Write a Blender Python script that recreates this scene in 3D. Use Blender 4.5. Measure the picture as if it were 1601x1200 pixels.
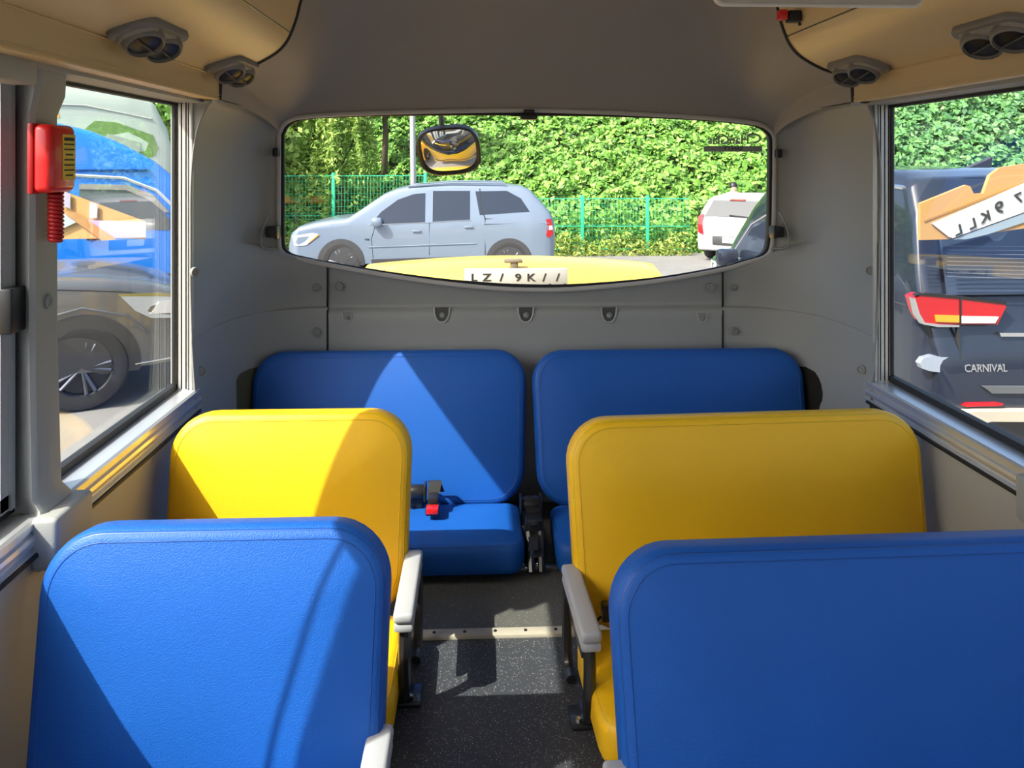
import bpy, bmesh, math, random
import numpy as np
from mathutils import Vector, Matrix
random.seed(7); rng = np.random.default_rng(5)
for o in list(bpy.data.objects): bpy.data.objects.remove(o)
S = bpy.context.scene
COL = S.collection
PI = math.pi
R = math.radians
# ---------------------------------------------------------------- camera, sky, sun, exposure
CAMZ, FPX, YAW, HOR = 1.24, 1200.0, R(2.39), 255.0
cam = bpy.data.cameras.new('camera'); camo = bpy.data.objects.new('camera', cam); COL.objects.link(camo)
camo.location = (0, 0, CAMZ); camo.rotation_euler = (PI/2, 0, -YAW)
cam.sensor_width = 36; cam.lens = FPX/1601*36; cam.shift_y = -(600-HOR)/1601; cam.clip_start = 0.02
S.camera = camo
SUN = Vector((1.0, 0.69, -1.26)).normalized()
w = bpy.data.worlds.new('World'); S.world = w; w.use_nodes = True
nt = w.node_tree; bg = nt.nodes['Background']
sky = nt.nodes.new('ShaderNodeTexSky'); sky.sky_type = 'NISHITA'; sky.sun_disc = False
sky.sun_elevation = R(46); sky.sun_rotation = math.atan2(-SUN.x, -SUN.y); sky.air_density = 0.8; sky.dust_density = 4.0; sky.ozone_density = 0.5
nt.links.new(sky.outputs[0], bg.inputs[0]); bg.inputs[1].default_value = 0.32
sl = bpy.data.lights.new('sun', 'SUN'); sl.energy = 5.9; sl.angle = R(0.5); sl.color = (1, 0.95, 0.86)
so = bpy.data.objects.new('sun', sl); COL.objects.link(so); so.rotation_euler = SUN.to_track_quat('-Z', 'Y').to_euler(); so.location = (-6, -3, 9)
S.view_settings.view_transform = 'Standard'; S.view_settings.look = 'None'
S.view_settings.gamma = 1; S.view_settings.use_curve_mapping = False
S.view_settings.exposure = 0.55
S.cycles.max_bounces = 10; S.cycles.diffuse_bounces = 6; S.cycles.transparent_max_bounces = 12
S.cycles.use_denoising = True; S.cycles.sample_clamp_indirect = 6
GZ = -0.93                                                       # the ground outside, below the bus floor at z = 0

# ---------------------------------------------------------------- from a photo pixel to a point of the place
CA, SA = math.cos(YAW), math.sin(YAW)
def Pt(px, py, t):
    u = (px-800.5)/FPX; v = (HOR-py)/FPX
    return Vector((t*(SA+u*CA), t*(CA-u*SA), CAMZ+v*t))
def P(px, py, Y):
    u = (px-800.5)/FPX
    return Pt(px, py, Y/(CA-u*SA))
def Px(px, py, X):
    u = (px-800.5)/FPX
    return Pt(px, py, X/(SA+u*CA))

# ---------------------------------------------------------------- materials
MATS = {}
def mat(name, col, rough=0.5, metal=0.0, bump=0.0, bscale=200.0, var=0.0, vscale=8.0, spec=0.5, coat=0.0, sheen=0.0):
    if name in MATS: return MATS[name]
    m = bpy.data.materials.new(name); m.use_nodes = True; n = m.node_tree.nodes; l = m.node_tree.links
    b = n['Principled BSDF']; b.inputs['Base Color'].default_value = (*col, 1); b.inputs['Roughness'].default_value = rough
    b.inputs['Metallic'].default_value = metal; b.inputs['Specular IOR Level'].default_value = spec; b.inputs['Coat Weight'].default_value = coat
    tc = n.new('ShaderNodeTexCoord')
    if bump:
        t = n.new('ShaderNodeTexNoise'); t.inputs['Scale'].default_value = bscale; t.inputs['Detail'].default_value = 3
        l.new(tc.outputs['Object'], t.inputs['Vector'])
        bp = n.new('ShaderNodeBump'); bp.inputs['Strength'].default_value = bump; bp.inputs['Distance'].default_value = 0.002
        l.new(t.outputs['Fac'], bp.inputs['Height']); l.new(bp.outputs[0], b.inputs['Normal'])
    if var:
        t = n.new('ShaderNodeTexNoise'); t.inputs['Scale'].default_value = vscale; t.inputs['Detail'].default_value = 4
        l.new(tc.outputs['Object'], t.inputs['Vector'])
        mx = n.new('ShaderNodeMix'); mx.data_type = 'RGBA'
        mx.inputs[6].default_value = (*[c*(1-var) for c in col], 1); mx.inputs[7].default_value = (*[min(1, c*(1+var)) for c in col], 1)
        l.new(t.outputs['Fac'], mx.inputs[0]); l.new(mx.outputs[2], b.inputs['Base Color'])
    MATS[name] = m; return m
def glass(name, tint=(0.95, 0.97, 0.96), refl=0.9):
    if name in MATS: return MATS[name]
    m = bpy.data.materials.new(name); m.use_nodes = True; n = m.node_tree.nodes; l = m.node_tree.links
    n.clear(); out = n.new('ShaderNodeOutputMaterial'); tr = n.new('ShaderNodeBsdfTransparent'); gl = n.new('ShaderNodeBsdfGlossy')
    tr.inputs[0].default_value = (*tint, 1); gl.inputs['Roughness'].default_value = 0.0; fr = n.new('ShaderNodeLayerWeight'); pw = n.new('ShaderNodeMath'); pw.operation = 'POWER'; pw.inputs[1].default_value = 5
    l.new(fr.outputs['Facing'], pw.inputs[0]); mu = n.new('ShaderNodeMath'); mu.operation = 'MULTIPLY_ADD'; mu.inputs[1].default_value = 0.9*refl; mu.inputs[2].default_value = 0.025*refl
    mx = n.new('ShaderNodeMixShader'); l.new(pw.outputs[0], mu.inputs[0]); l.new(mu.outputs[0], mx.inputs[0])
    l.new(tr.outputs[0], mx.inputs[1]); l.new(gl.outputs[0], mx.inputs[2]); l.new(mx.outputs[0], out.inputs[0])
    MATS[name] = m; return m
def leafmat(name, cols, rough=0.55, trans=0.25):
    if name in MATS: return MATS[name]
    m = bpy.data.materials.new(name); m.use_nodes = True; n = m.node_tree.nodes; l = m.node_tree.links
    b = n['Principled BSDF']; b.inputs['Roughness'].default_value = rough
    g = n.new('ShaderNodeNewGeometry'); r = n.new('ShaderNodeValToRGB')
    els = r.color_ramp.elements
    for i, c in enumerate(cols):
        e = els[i] if i < 2 else els.new(1.0)
        e.position = i/(len(cols)-1); e.color = (*c, 1)
    l.new(g.outputs['Random Per Island'], r.inputs[0]); l.new(r.outputs[0], b.inputs['Base Color'])
    t = n.new('ShaderNodeBsdfTranslucent'); l.new(r.outputs[0], t.inputs[0])
    mx = n.new('ShaderNodeMixShader'); mx.inputs[0].default_value = trans
    l.new(b.outputs[0], mx.inputs[1]); l.new(t.outputs[0], mx.inputs[2]); l.new(mx.outputs[0], n['Material Output'].inputs[0])
    MATS[name] = m; return m
def floormat(name, base, speck, scale, thr):
    m = bpy.data.materials.new(name); m.use_nodes = True; n = m.node_tree.nodes; l = m.node_tree.links
    b = n['Principled BSDF']; b.inputs['Roughness'].default_value = 0.62
    tc = n.new('ShaderNodeTexCoord'); v = n.new('ShaderNodeTexVoronoi'); v.inputs['Scale'].default_value = scale
    l.new(tc.outputs['Object'], v.inputs['Vector'])
    sep = n.new('ShaderNodeSeparateColor'); l.new(v.outputs['Color'], sep.inputs[0])
    a = n.new('ShaderNodeMath'); a.operation = 'LESS_THAN'; a.inputs[1].default_value = 0.32; l.new(v.outputs['Distance'], a.inputs[0])
    c = n.new('ShaderNodeMath'); c.operation = 'LESS_THAN'; c.inputs[1].default_value = thr; l.new(sep.outputs[0], c.inputs[0])
    d = n.new('ShaderNodeMath'); d.operation = 'MULTIPLY'; l.new(a.outputs[0], d.inputs[0]); l.new(c.outputs[0], d.inputs[1])
    e = n.new('ShaderNodeMath'); e.operation = 'MULTIPLY'; l.new(d.outputs[0], e.inputs[0]); l.new(sep.outputs[1], e.inputs[1])
    mx = n.new('ShaderNodeMix'); mx.data_type = 'RGBA'; mx.inputs[6].default_value = (*base, 1); mx.inputs[7].default_value = (*speck, 1)
    l.new(e.outputs[0], mx.inputs[0]); l.new(mx.outputs[2], b.inputs['Base Color'])
    MATS[name] = m; return m
GREY = mat('grey_plastic', (0.335, 0.345, 0.335), 0.55, bump=0.25, bscale=350)
GREYD = mat('grey_plastic_dark', (0.27, 0.28, 0.27), 0.55, bump=0.25, bscale=350)
LINER = mat('headliner_felt', (0.33, 0.31, 0.29), 0.85, bump=0.4, bscale=500)
DUCT = mat('duct_vinyl', (0.63, 0.48, 0.25), 0.42, bump=0.15, bscale=250)
WALLM = mat('wall_vinyl', (0.42, 0.42, 0.385), 0.55, bump=0.2, bscale=300)
ALU = mat('aluminium', (0.72, 0.74, 0.76), 0.32, metal=0.65, bump=0.1, bscale=120)
ALUD = mat('aluminium_dull', (0.50, 0.51, 0.52), 0.38, metal=0.5)
RUB = mat('rubber', (0.012, 0.012, 0.013), 0.55)
BLK = mat('black_plastic', (0.016, 0.016, 0.018), 0.35)
BLKM = mat('black_painted_steel', (0.02, 0.02, 0.022), 0.3, coat=0.3)
WEB = mat('belt_webbing', (0.018, 0.018, 0.02), 0.8, bump=0.4, bscale=400)
BLUE = mat('blue_vinyl', (0.010, 0.105, 0.45), 0.45, spec=0.35, bump=0.55, bscale=420, var=0.10, vscale=5)
BLUP = mat('blue_piping', (0.013, 0.085, 0.36), 0.38)
YEL = mat('yellow_vinyl', (0.96, 0.55, 0.008), 0.42, bump=0.4, bscale=420, var=0.05, vscale=5)
YELP = mat('yellow_piping', (0.80, 0.50, 0.012), 0.42)
ARM = mat('armrest_grey', (0.43, 0.44, 0.45), 0.45, bump=0.2, bscale=300)
RED = mat('red_plastic', (0.75, 0.012, 0.015), 0.3, coat=0.4)
REDD = mat('red_cord', (0.45, 0.012, 0.015), 0.4)
LABY = mat('label_yellow', (0.80, 0.58, 0.06), 0.6)
INK = mat('ink_dark', (0.03, 0.03, 0.03), 0.7)
CHR = mat('chrome', (0.85, 0.86, 0.88), 0.12, metal=1.0)
GLASS = glass('window_glass'); CGL = glass('tinted_glass', (0.55, 0.6, 0.62), 1.0)
CARGL = mat('car_glass', (0.012, 0.018, 0.03), 0.06, spec=0.9)
BPAINT = mat('bus_yellow_paint', (0.90, 0.55, 0.03), 0.28, coat=0.5)
SILV = mat('silver_paint', (0.185, 0.235, 0.30), 0.3, metal=0.2, coat=0.6)
WHT = mat('white_paint', (0.62, 0.63, 0.63), 0.28, coat=0.6)
NAVY = mat('navy_paint', (0.018, 0.024, 0.042), 0.22, coat=0.8, metal=0.2)
GUN = mat('gunmetal_paint', (0.14, 0.145, 0.15), 0.3, metal=0.35, coat=0.6)
TBLU = mat('truck_blue', (0.012, 0.22, 0.78), 0.28, coat=0.6)
TYRE = mat('tyre_rubber', (0.03, 0.029, 0.028), 0.8, bump=0.4, bscale=60)
RIMD = mat('rim_dark', (0.05, 0.055, 0.065), 0.3, metal=0.8)
RIMS = mat('rim_silver', (0.55, 0.56, 0.58), 0.3, metal=0.8)
CLAD = mat('grey_cladding', (0.045, 0.045, 0.047), 0.6)
LENS = mat('lamp_lens', (0.75, 0.80, 0.84), 0.1, metal=0.3, coat=0.8)
REDL = mat('red_lens', (0.46, 0.004, 0.010), 0.15, coat=0.8)
AMBL = mat('amber_lens', (0.85, 0.33, 0.02), 0.2, coat=0.8)
WHL = mat('white_lens', (0.82, 0.80, 0.74), 0.2, coat=0.5)
PLATE = mat('plate_white', (0.52, 0.54, 0.52), 0.4)
TAN = mat('tan_board', (0.44, 0.25, 0.085), 0.6)  # tones of the side window reflections, put into board colours
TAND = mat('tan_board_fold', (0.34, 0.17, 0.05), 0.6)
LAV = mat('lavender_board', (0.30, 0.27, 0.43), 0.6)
ASPH = mat('asphalt', (0.19, 0.185, 0.175), 0.9, bump=0.6, bscale=90, var=0.2, vscale=3)
FGRN = mat('fence_green', (0.03, 0.45, 0.24), 0.45)
POLE = mat('pole_steel', (0.42, 0.43, 0.44), 0.4, metal=0.4)
BARK = mat('bark', (0.12, 0.085, 0.055), 0.9, bump=0.8, bscale=30)
SOIL = mat('hill_soil', (0.035, 0.07, 0.018), 0.95, bump=0.8, bscale=10, var=0.4, vscale=2)
FLOORA = floormat('floor_speckled', (0.045, 0.049, 0.056), (0.55, 0.55, 0.53), 300, 0.36)
FLOORB = floormat('floor_speckled_rear', (0.105, 0.103, 0.090), (0.42, 0.40, 0.35), 260, 0.28)
STRIP = mat('nosing_beige', (0.46, 0.42, 0.33), 0.5, var=0.15, vscale=30)

# ---------------------------------------------------------------- mesh helpers
def put(o, parent=None):
    COL.objects.link(o)
    if parent: o.parent = parent
    return o
class MB:
    def __init__(s): s.v = []; s.f = []
    def add(s, vs, fs, M=None):
        b = len(s.v)
        s.v += [tuple(M @ Vector(p)) if M else tuple(p) for p in vs]
        s.f += [tuple(b+i for i in f) for f in fs]
    def box(s, c, d, M=None):
        x, y, z = [k/2 for k in d]
        vs = [(c[0]+i*x, c[1]+j*y, c[2]+k*z) for i in (-1, 1) for j in (-1, 1) for k in (-1, 1)]
        s.add(vs, [(0, 1, 3, 2), (4, 6, 7, 5), (0, 4, 5, 1), (2, 3, 7, 6), (0, 2, 6, 4), (1, 5, 7, 3)], M)
    def rbox(s, c, d, r=0.008, n=2, M=None):
        bm = bmesh.new(); bmesh.ops.create_cube(bm, size=1)
        for v in bm.verts: v.co = Vector((v.co.x*d[0], v.co.y*d[1], v.co.z*d[2]))
        bmesh.ops.bevel(bm, geom=bm.edges[:], offset=min(r, min(d)*0.49), segments=n, profile=0.5, affect='EDGES')
        bm.verts.ensure_lookup_table(); bm.verts.index_update()
        T = Matrix.Translation(Vector(c))
        s.add([v.co for v in bm.verts], [[v.index for v in f.verts] for f in bm.faces], (M @ T) if M else T); bm.free()
    def tube(s, path, r, n=8, closed=False, cap=True, M=None):
        path = [Vector(p) for p in path]; N = len(path); vs = []; fs = []
        ref = None
        for i, p in enumerate(path):
            a = path[(i-1) % N] if (closed or i > 0) else p
            b = path[(i+1) % N] if (closed or i < N-1) else p
            t = (b-a); t = t.normalized() if t.length > 1e-9 else Vector((0, 0, 1))
            if ref is None:
                ref = Vector((0, 0, 1)) if abs(t.z) < 0.9 else Vector((1, 0, 0))
            u = (ref - t*ref.dot(t)); u = u.normalized() if u.length > 1e-6 else t.orthogonal().normalized()
            ref = u; q = t.cross(u); rr = r[i] if isinstance(r, (list, tuple)) else r
            vs += [p + u*(rr*math.cos(2*PI*k/n)) + q*(rr*math.sin(2*PI*k/n)) for k in range(n)]
        for i in range(N if closed else N-1):
            j = (i+1) % N
            for k in range(n):
                k2 = (k+1) % n; fs.append((i*n+k, i*n+k2, j*n+k2, j*n+k))
        if cap and not closed:
            fs.append(tuple(range(n-1, -1, -1))); fs.append(tuple((N-1)*n+k for k in range(n)))
        s.add(vs, fs, M)
    def lathe(s, prof, n=24, M=None):
        vs = []; fs = []; m = len(prof)
        for k in range(n):
            a = 2*PI*k/n; vs += [(r*math.cos(a), r*math.sin(a), z) for r, z in prof]
        for k in range(n):
            k2 = (k+1) % n
            for i in range(m-1): fs.append((k*m+i, k2*m+i, k2*m+i+1, k*m+i+1))
        s.add(vs, fs, M)
    def prism(s, front, back, M=None):
        n = len(front); s.add(list(front)+list(back), [tuple(range(n)), tuple(range(2*n-1, n-1, -1))]+[(i, i+n, (i+1) % n+n, (i+1) % n) for i in range(n)], M)
    def slab(s, outline, vec, M=None):
        vec = Vector(vec); s.prism([Vector(p) for p in outline], [Vector(p)+vec for p in outline], M)
    def grid(s, rows, M=None, cu=False):
        n = len(rows[0]); vs = [p for r in rows for p in r]; fs = []
        for i in range(len(rows)-1):
            for k in range(n if cu else n-1):
                k2 = (k+1) % n; fs.append((i*n+k, i*n+k2, (i+1)*n+k2, (i+1)*n+k))
        s.add(vs, fs, M)
    def rings(s, rings, M=None):
        n = len(rings[0]); vs = [p for r in rings for p in r]; fs = []
        for i in range(len(rings)-1):
            for k in range(n):
                k2 = (k+1) % n; fs.append((i*n+k, i*n+k2, (i+1)*n+k2, (i+1)*n+k))
        fs.append(tuple(range(n-1, -1, -1))); fs.append(tuple((len(rings)-1)*n+k for k in range(n)))
        s.add(vs, fs, M)
    def build(s, name, m, parent=None, angle=35, fix=True):
        me = bpy.data.meshes.new(name); me.from_pydata(s.v, [], s.f); me.materials.append(m)
        if fix:
            bm = bmesh.new(); bm.from_mesh(me); bmesh.ops.recalc_face_normals(bm, faces=bm.faces[:]); bm.to_mesh(me); bm.free()
        me.shade_smooth()
        if angle < 180: me.set_sharp_from_angle(angle=R(angle))
        return put(bpy.data.objects.new(name, me), parent)
def tag(o, label=None, cat=None, group=None, kind=None):
    if label: o['label'] = label
    if cat: o['category'] = cat
    if group: o['group'] = group
    if kind: o['kind'] = kind
    return o
def empty(name, loc, label, cat, group=None, rz=0):
    o = bpy.data.objects.new(name, None); COL.objects.link(o); o.location = loc; o.rotation_euler = (0, 0, rz); o.empty_display_size = 0.1
    return tag(o, label, cat, group)
def one(fn, name, m, parent=None, angle=35):
    b = MB(); fn(b); return b.build(name, m, parent, angle)
def box(name, c, d, m, parent=None, r=0.0):
    b = MB()
    b.rbox(c, d, r) if r else b.box(c, d)
    return b.build(name, m, parent)
def struct(o, label=None): return tag(o, label, None, None, 'structure')
def rr(w_, h_, r, n=7):
    r = max(min(r, w_/2-1e-4, h_/2-1e-4), 1e-4); pts = []
    for cx, cz, a0 in ((w_/2-r, h_/2-r, 0), (-w_/2+r, h_/2-r, 90), (-w_/2+r, -h_/2+r, 180), (w_/2-r, -h_/2+r, 270)):
        for k in range(n+1):
            a = R(a0+90*k/n); pts.append((cx+r*math.cos(a), cz+r*math.sin(a)))
    return pts
def cushion(w_, h_, th, r, edge, bulge, M=None, n=9):
    b = MB(); rings = []
    def ring(i, y): return [(x, y, z) for x, z in rr(w_-2*i, h_-2*i, max(r-i, 0.012), n)]
    rings.append(ring(edge, th)); rings.append(ring(edge*0.3, th-edge*0.3)); rings.append(ring(0, th-edge))
    for k in range(0, 6):
        a = PI/2*k/5; rings.append(ring(edge*(1-math.cos(a)), edge*(1-math.sin(a))))
    mx = min(w_, h_)/2-0.012
    for k in range(1, 9):
        q = k/8; rings.append(ring(edge+(mx-edge)*q, -bulge*(1-(1-q)**2.5)))
    b.rings(rings, M); return b
def dense(pts, n=6, closed=False):
    pts = [Vector(p) for p in pts]; N = len(pts); out = []
    for i in range(N if closed else N-1):
        g = lambda k: pts[k % N] if closed else pts[min(max(k, 0), N-1)]
        p0, p1, p2, p3 = g(i-1), g(i), g(i+1), g(i+2)
        for k in range(n):
            t = k/n
            out.append(0.5*((2*p1)+(p2-p0)*t+(2*p0-5*p1+4*p2-p3)*t*t+(3*p1-p0-3*p2+p3)*t**3))
    if not closed: out.append(pts[-1])
    return out
def text(body, size, m, M, parent, name='lettering', depth=0.0008, bold=0.0):
    cu = bpy.data.curves.new(name, 'FONT'); cu.body = body; cu.size = size; cu.extrude = depth; cu.offset = bold; cu.align_x = 'CENTER'; cu.align_y = 'CENTER'
    cu.resolution_u = 3
    tmp = bpy.data.objects.new('tmp', cu); COL.objects.link(tmp)
    me = bpy.data.meshes.new_from_object(tmp.evaluated_get(bpy.context.evaluated_depsgraph_get())); bpy.data.objects.remove(tmp)
    me.transform(M); me.materials.clear(); me.materials.append(m); me.name = name
    return put(bpy.data.objects.new(name, me), parent)
def frame_M(o, xdir, ydir):                                     # text frame: x along xdir, y along ydir, facing their cross
    x = Vector(xdir).normalized(); y = Vector(ydir).normalized(); z = x.cross(y)
    M = Matrix((x, y, z)).transposed().to_4x4(); M.translation = Vector(o); return M

# ================================================================ THE BUS
CX = 0.18                                                       # centre plane of the bus
def mir(x): return 2*CX-x
YF, YE, YB = -2.0, 2.30, 2.80                                   # front end of the shell, end of the side windows, rear wall
SILL, HEAD = 0.570, 1.424
# floor
b = MB(); b.box((CX, (YF+2.03)/2, -0.03), (2.22, 2.03-YF, 0.06)); fl = struct(b.build('floor', FLOORA), 'dark grey speckled vinyl bus floor')
b = MB(); b.box((CX, (2.03+3.0)/2, -0.028), (2.22, 0.97, 0.06)); struct(b.build('floor', FLOORB), 'browner speckled rear floor behind the beige strip')
b = MB(); b.rbox((CX, 2.02, 0.003), (2.0, 0.034, 0.014), 0.004); tr = struct(b.build('trim_1', STRIP), 'beige metal strip across the aisle floor')
for k in range(5): one(lambda q: q.lathe([(0, 0.003), (0.004, 0.002), (0.005, 0)], 8, Matrix.Translation((-0.12+k*0.08, 2.02, 0.010))), 'screw', BLK, tr)

# side walls below the windows, sills, pillars, frames, windows
PIL = [(1.487, 1.590), (0.10, 0.22), (-1.35, -1.22)]
LX = lambda x: 0.95*x                                            # half breadth of the shell at window height
def side(sgn, nm):
    X = LX if sgn < 0 else (lambda x: mir(LX(x)))
    wl = MB(); wl.box((X(-0.945), (YF+2.85)/2, 0.218), (0.114, 2.85-YF, 0.65))
    wall = struct(wl.build('wall_'+nm, WALLM), 'grey green vinyl side wall under the %s windows' % nm)
    # ledge of the window with its grooves
    for (y0, y1) in ((1.592, YE+0.03), (0.22, 1.50), (-1.22, 0.10), (YF, -1.35)):
        L = y1-y0; ym = (y0+y1)/2
        lg = MB()
        prof = [(-0.990, 0.500), (-0.990, SILL), (-0.885, SILL), (-0.878, SILL-0.004), (-0.878, SILL-0.016), (-0.884, SILL-0.018), (-0.884, SILL-0.023), (-0.876, SILL-0.026),
                (-0.874, SILL-0.034), (-0.876, SILL-0.044), (-0.883, SILL-0.047), (-0.883, SILL-0.052), (-0.872, SILL-0.055), (-0.872, SILL-0.066), (-0.895, SILL-0.07)]
        lg.prism([(X(x), y0, z) for x, z in prof], [(X(x), y1, z) for x, z in prof])
        t = struct(lg.build('trim_2' if sgn < 0 else 'trim_3', ALU, None, 20), 'brushed aluminium window ledge on the %s side' % nm)
        one(lambda q: q.tube([(X(-0.873), y0+0.02, SILL-0.062), (X(-0.871), ym, SILL-0.064), (X(-0.873), y1-0.02, SILL-0.062)], 0.006, 6), 'rubber_strip', RUB, t)
    # header strip over the windows
    hd = MB(); hd.box((X(-0.91), (YF+YE)/2, HEAD+0.006), (0.10, YE-YF, 0.024)); hd.box((X(-0.885), YE-0.005, HEAD+0.016), (0.13, 0.06, 0.03))
    t = struct(hd.build('trim_4' if sgn < 0 else 'trim_5', GREY), 'grey header strip above the %s windows' % nm)
    hb = MB(); hb.rbox((X(-0.882), 0.71, HEAD-0.018), (0.05, 1.48, 0.045), 0.006); hb.build('header_bar', GREY, t)
    # rear end frame of the window, with vertical ridges
    fr = MB(); fr.box((X(-0.927), YE+0.02, (SILL+HEAD)/2), (0.036, 0.03, HEAD-SILL))
    for dx in (-0.940, -0.927, -0.913, -0.899): fr.rbox((X(dx), YE+0.012, (SILL+HEAD)/2), (0.010, 0.014, HEAD-SILL), 0.003)
    struct(fr.build('trim_6' if sgn < 0 else 'trim_7', mat('frame_pale', (0.62, 0.61, 0.58), 0.4, metal=0.25)), 'ridged aluminium upright at the rear end of the %s window' % nm)
    RS = MB(); RS.box((X(-0.949), YE+0.004, (SILL+HEAD)/2), (0.008, 0.012, HEAD-SILL)); RS.build('rubber_strip', RUB, bpy.data.objects['trim_6' if sgn < 0 else 'trim_7'])
    # pillars
    for i, (y0, y1) in enumerate(PIL):
        p = MB()
        rows = []
        for z, xi, gy in ((SILL-0.10, -0.868, 0.012), (SILL-0.02, -0.862, 0.012), (SILL+0.01, -0.868, 0.004), (SILL+0.03, -0.886, 0.0), (0.9, -0.893, -0.002), (HEAD-0.09, -0.893, -0.003), (HEAD-0.05, -0.880, 0.004), (HEAD, -0.878, 0.006)):
            rows.append([(X(-0.955), y0-gy+0.036, z), (X(xi-0.045), y0-gy+0.030, z), (X(xi-0.008), y0-gy+0.006, z), (X(xi), y0-gy+0.014, z), (X(xi), y1+gy-0.012, z), (X(xi-0.003), y1+gy-0.004, z), (X(xi-0.012), y1+gy, z), (X(-0.955), y1+gy, z)])
        p.grid(rows, cu=True)
        p.box((X(-0.985), (y0+y1)/2+0.012, (SILL+HEAD)/2), (0.03, 0.09, HEAD-SILL+0.1))
        po = struct(p.build('trim_8' if sgn < 0 else 'trim_9', GREY, None, 40), 'grey plastic window pillar on the %s side' % nm)
        if i == 0:
            br = MB(); br.rbox((X(-0.858), (y0+y1)/2, SILL-0.045), (0.05, y1-y0+0.035, 0.10), 0.01, 3); br.build('pillar_foot', GREY, po)
            for zz in (1.288, 0.969, 0.675):
                s_ = MB(); M = Matrix.Translation((X(-0.8925), (y0+y1)/2+0.004, zz)) @ Matrix.Rotation(PI/2*(-sgn), 4, 'Y')
                s_.lathe([(0, 0.001), (0.006, 0.0015), (0.009, 0.004), (0.013, 0.004), (0.015, 0)], 14, M); s_.build('plug_cap', GREYD, po)
    # window panes with rubber frame
    k0 = 1 if sgn < 0 else 4
    for j, (y0, y1) in enumerate(((1.592, YE+0.10), (0.22, 1.53), (-1.22, 0.10))):
        xp = X(-0.952); z0, z1 = SILL, HEAD-0.002
        f = MB()
        f.box((xp, (y0+y1)/2, z0+0.009), (0.02, y1-y0, 0.018)); f.box((xp, (y0+y1)/2, z1-0.006), (0.02, y1-y0, 0.012))
        f.box((xp, y0+0.010, (z0+z1)/2), (0.02, 0.02, z1-z0)); f.box((xp, y1-0.012, (z0+z1)/2), (0.02, 0.024, z1-z0))
        wn = struct(f.build('window_%d' % (k0+j), RUB), '%s window of the bus in a black rubber frame' % nm)
        g = MB()
        if j == 0: g.box((xp, (y0+y1)/2, (z0+z1)/2), (0.004, y1-y0-0.01, z1-z0-0.01))
        else:
            g.box((xp, (y0+y1)/2, (z0+z1)/2), (0.004, y1-y0-0.01, z1-z0-0.01))
        g.build('pane', GLASS, wn)
        if j:
            fr = MB(); ya = y1-0.045
            for yy, ww in ((y1-0.047, 0.045), ((y0+y1)/2+0.01, 0.07)):
                fr.box((X(-0.944), yy, (z0+z1)/2), (0.018, ww, z1-z0-0.03)); fr.box((X(-0.934), yy+ww*0.2, (z0+z1)/2), (0.008, ww*0.3, z1-z0-0.03))
            fr.box((X(-0.944), (y0+y1)/2, z0+0.032), (0.018, y1-y0-0.05, 0.026))
            fr.build('sliding_frame', ALUD, wn)
            if j == 1:
                one(lambda q: q.rbox((X(-0.925), y1-0.050, 0.965), (0.026, 0.05, 0.085), 0.004), 'window_latch', BLK, wn)
                one(lambda q: q.tube([(X(-0.940), (y0+y1)/2+0.085, z0+0.03), (X(-0.940), (y0+y1)/2+0.085, z1-0.02)], 0.004, 6), 'brush_seal', RUB, wn)
    return wall
wl_l = side(-1, 'left'); wl_r = side(1, 'right')
# bins with air ducts along both sides, and the ceiling between
BIN = [(-0.785, 1.43), (-0.783, 1.465), (-0.783, 1.495), (-0.776, 1.505), (-0.73, 1.521), (-0.677, 1.54), (-0.62, 1.572), (-0.59, 1.602), (-0.572, 1.636), (-0.555, 1.685), (-0.543, 1.733), (-0.51, 1.81)]
BIN = [(LX(x), 1.24+0.95*(z-1.24)) for x, z in BIN]             # section of a duct from its lower lip to the ceiling
YC = 2.235
for sgn, nm, tn in ((-1, 'left', 'trim_10'), (1, 'right', 'trim_11')):
    X = (lambda x: x) if sgn < 0 else mir
    pr = [(-0.95, 1.44), (-0.76, 1.421)]+[(p.x, p.y) for p in dense([(x, z, 0) for x, z in BIN], 4)]
    b = MB(); b.grid([[(X(x), YF, z) for x, z in pr], [(X(x), 0.2, z) for x, z in pr], [(X(x), YC-0.004, z) for x, z in pr]])
    t = struct(b.build(tn, DUCT, None, 60, fix=False), 'beige overhead duct along the %s side' % nm)
    for (x, z, m_) in ((BIN[8][0]-0.0005, BIN[8][1]-0.003, BLK), (BIN[3][0]-0.003, BIN[3][1]-0.004, DUCT)):
        one(lambda q: q.tube([(X(x), YF, z), (X(x), YC-0.01, z)], 0.0022, 6), 'seam', m_, t)
    for k in range(2): one(lambda q: q.box((X(BIN[0][0]-0.001), (YF+YC)/2, BIN[0][1]+0.004+k*0.010), (0.008, YC-YF, 0.005)), 'ridge', DUCT, t)
ce = [BIN[-1], (-0.447, 1.834), (-0.342, 1.853), (CX, 1.867)]
prc = [(p.x, p.y) for p in dense([(x, z, 0) for x, z in ce], 5)]; prc = prc+[(mir(x), z) for x, z in prc[::-1][1:]]
b = MB(); b.box((CX, YF-0.03, 0.25), (2.3, 0.06, 0.6)); b.box((CX, YF-0.03, 1.78), (2.3, 0.06, 0.44))
for sx in (-1.0, mir(-1.0)): b.box((sx, YF-0.03, 1.0), (0.16, 0.06, 1.2))
struct(b.build('wall_front', GREY), 'front end of the bus around the windscreen opening')
b = MB(); b.grid([[(x, YF, z) for x, z in prc], [(x, YC, z) for x, z in prc]])
b.box((CX, (YF+2.85)/2, 2.02), (2.36, 2.95-YF, 0.04))
for sx in (-0.945, mir(-0.945)): b.box((sx, (YF+2.85)/2, 1.73), (0.02, 2.85-YF, 0.58))
ceil = struct(b.build('ceiling', LINER, None, 40, fix=False), 'grey felt ceiling of the bus')

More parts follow.
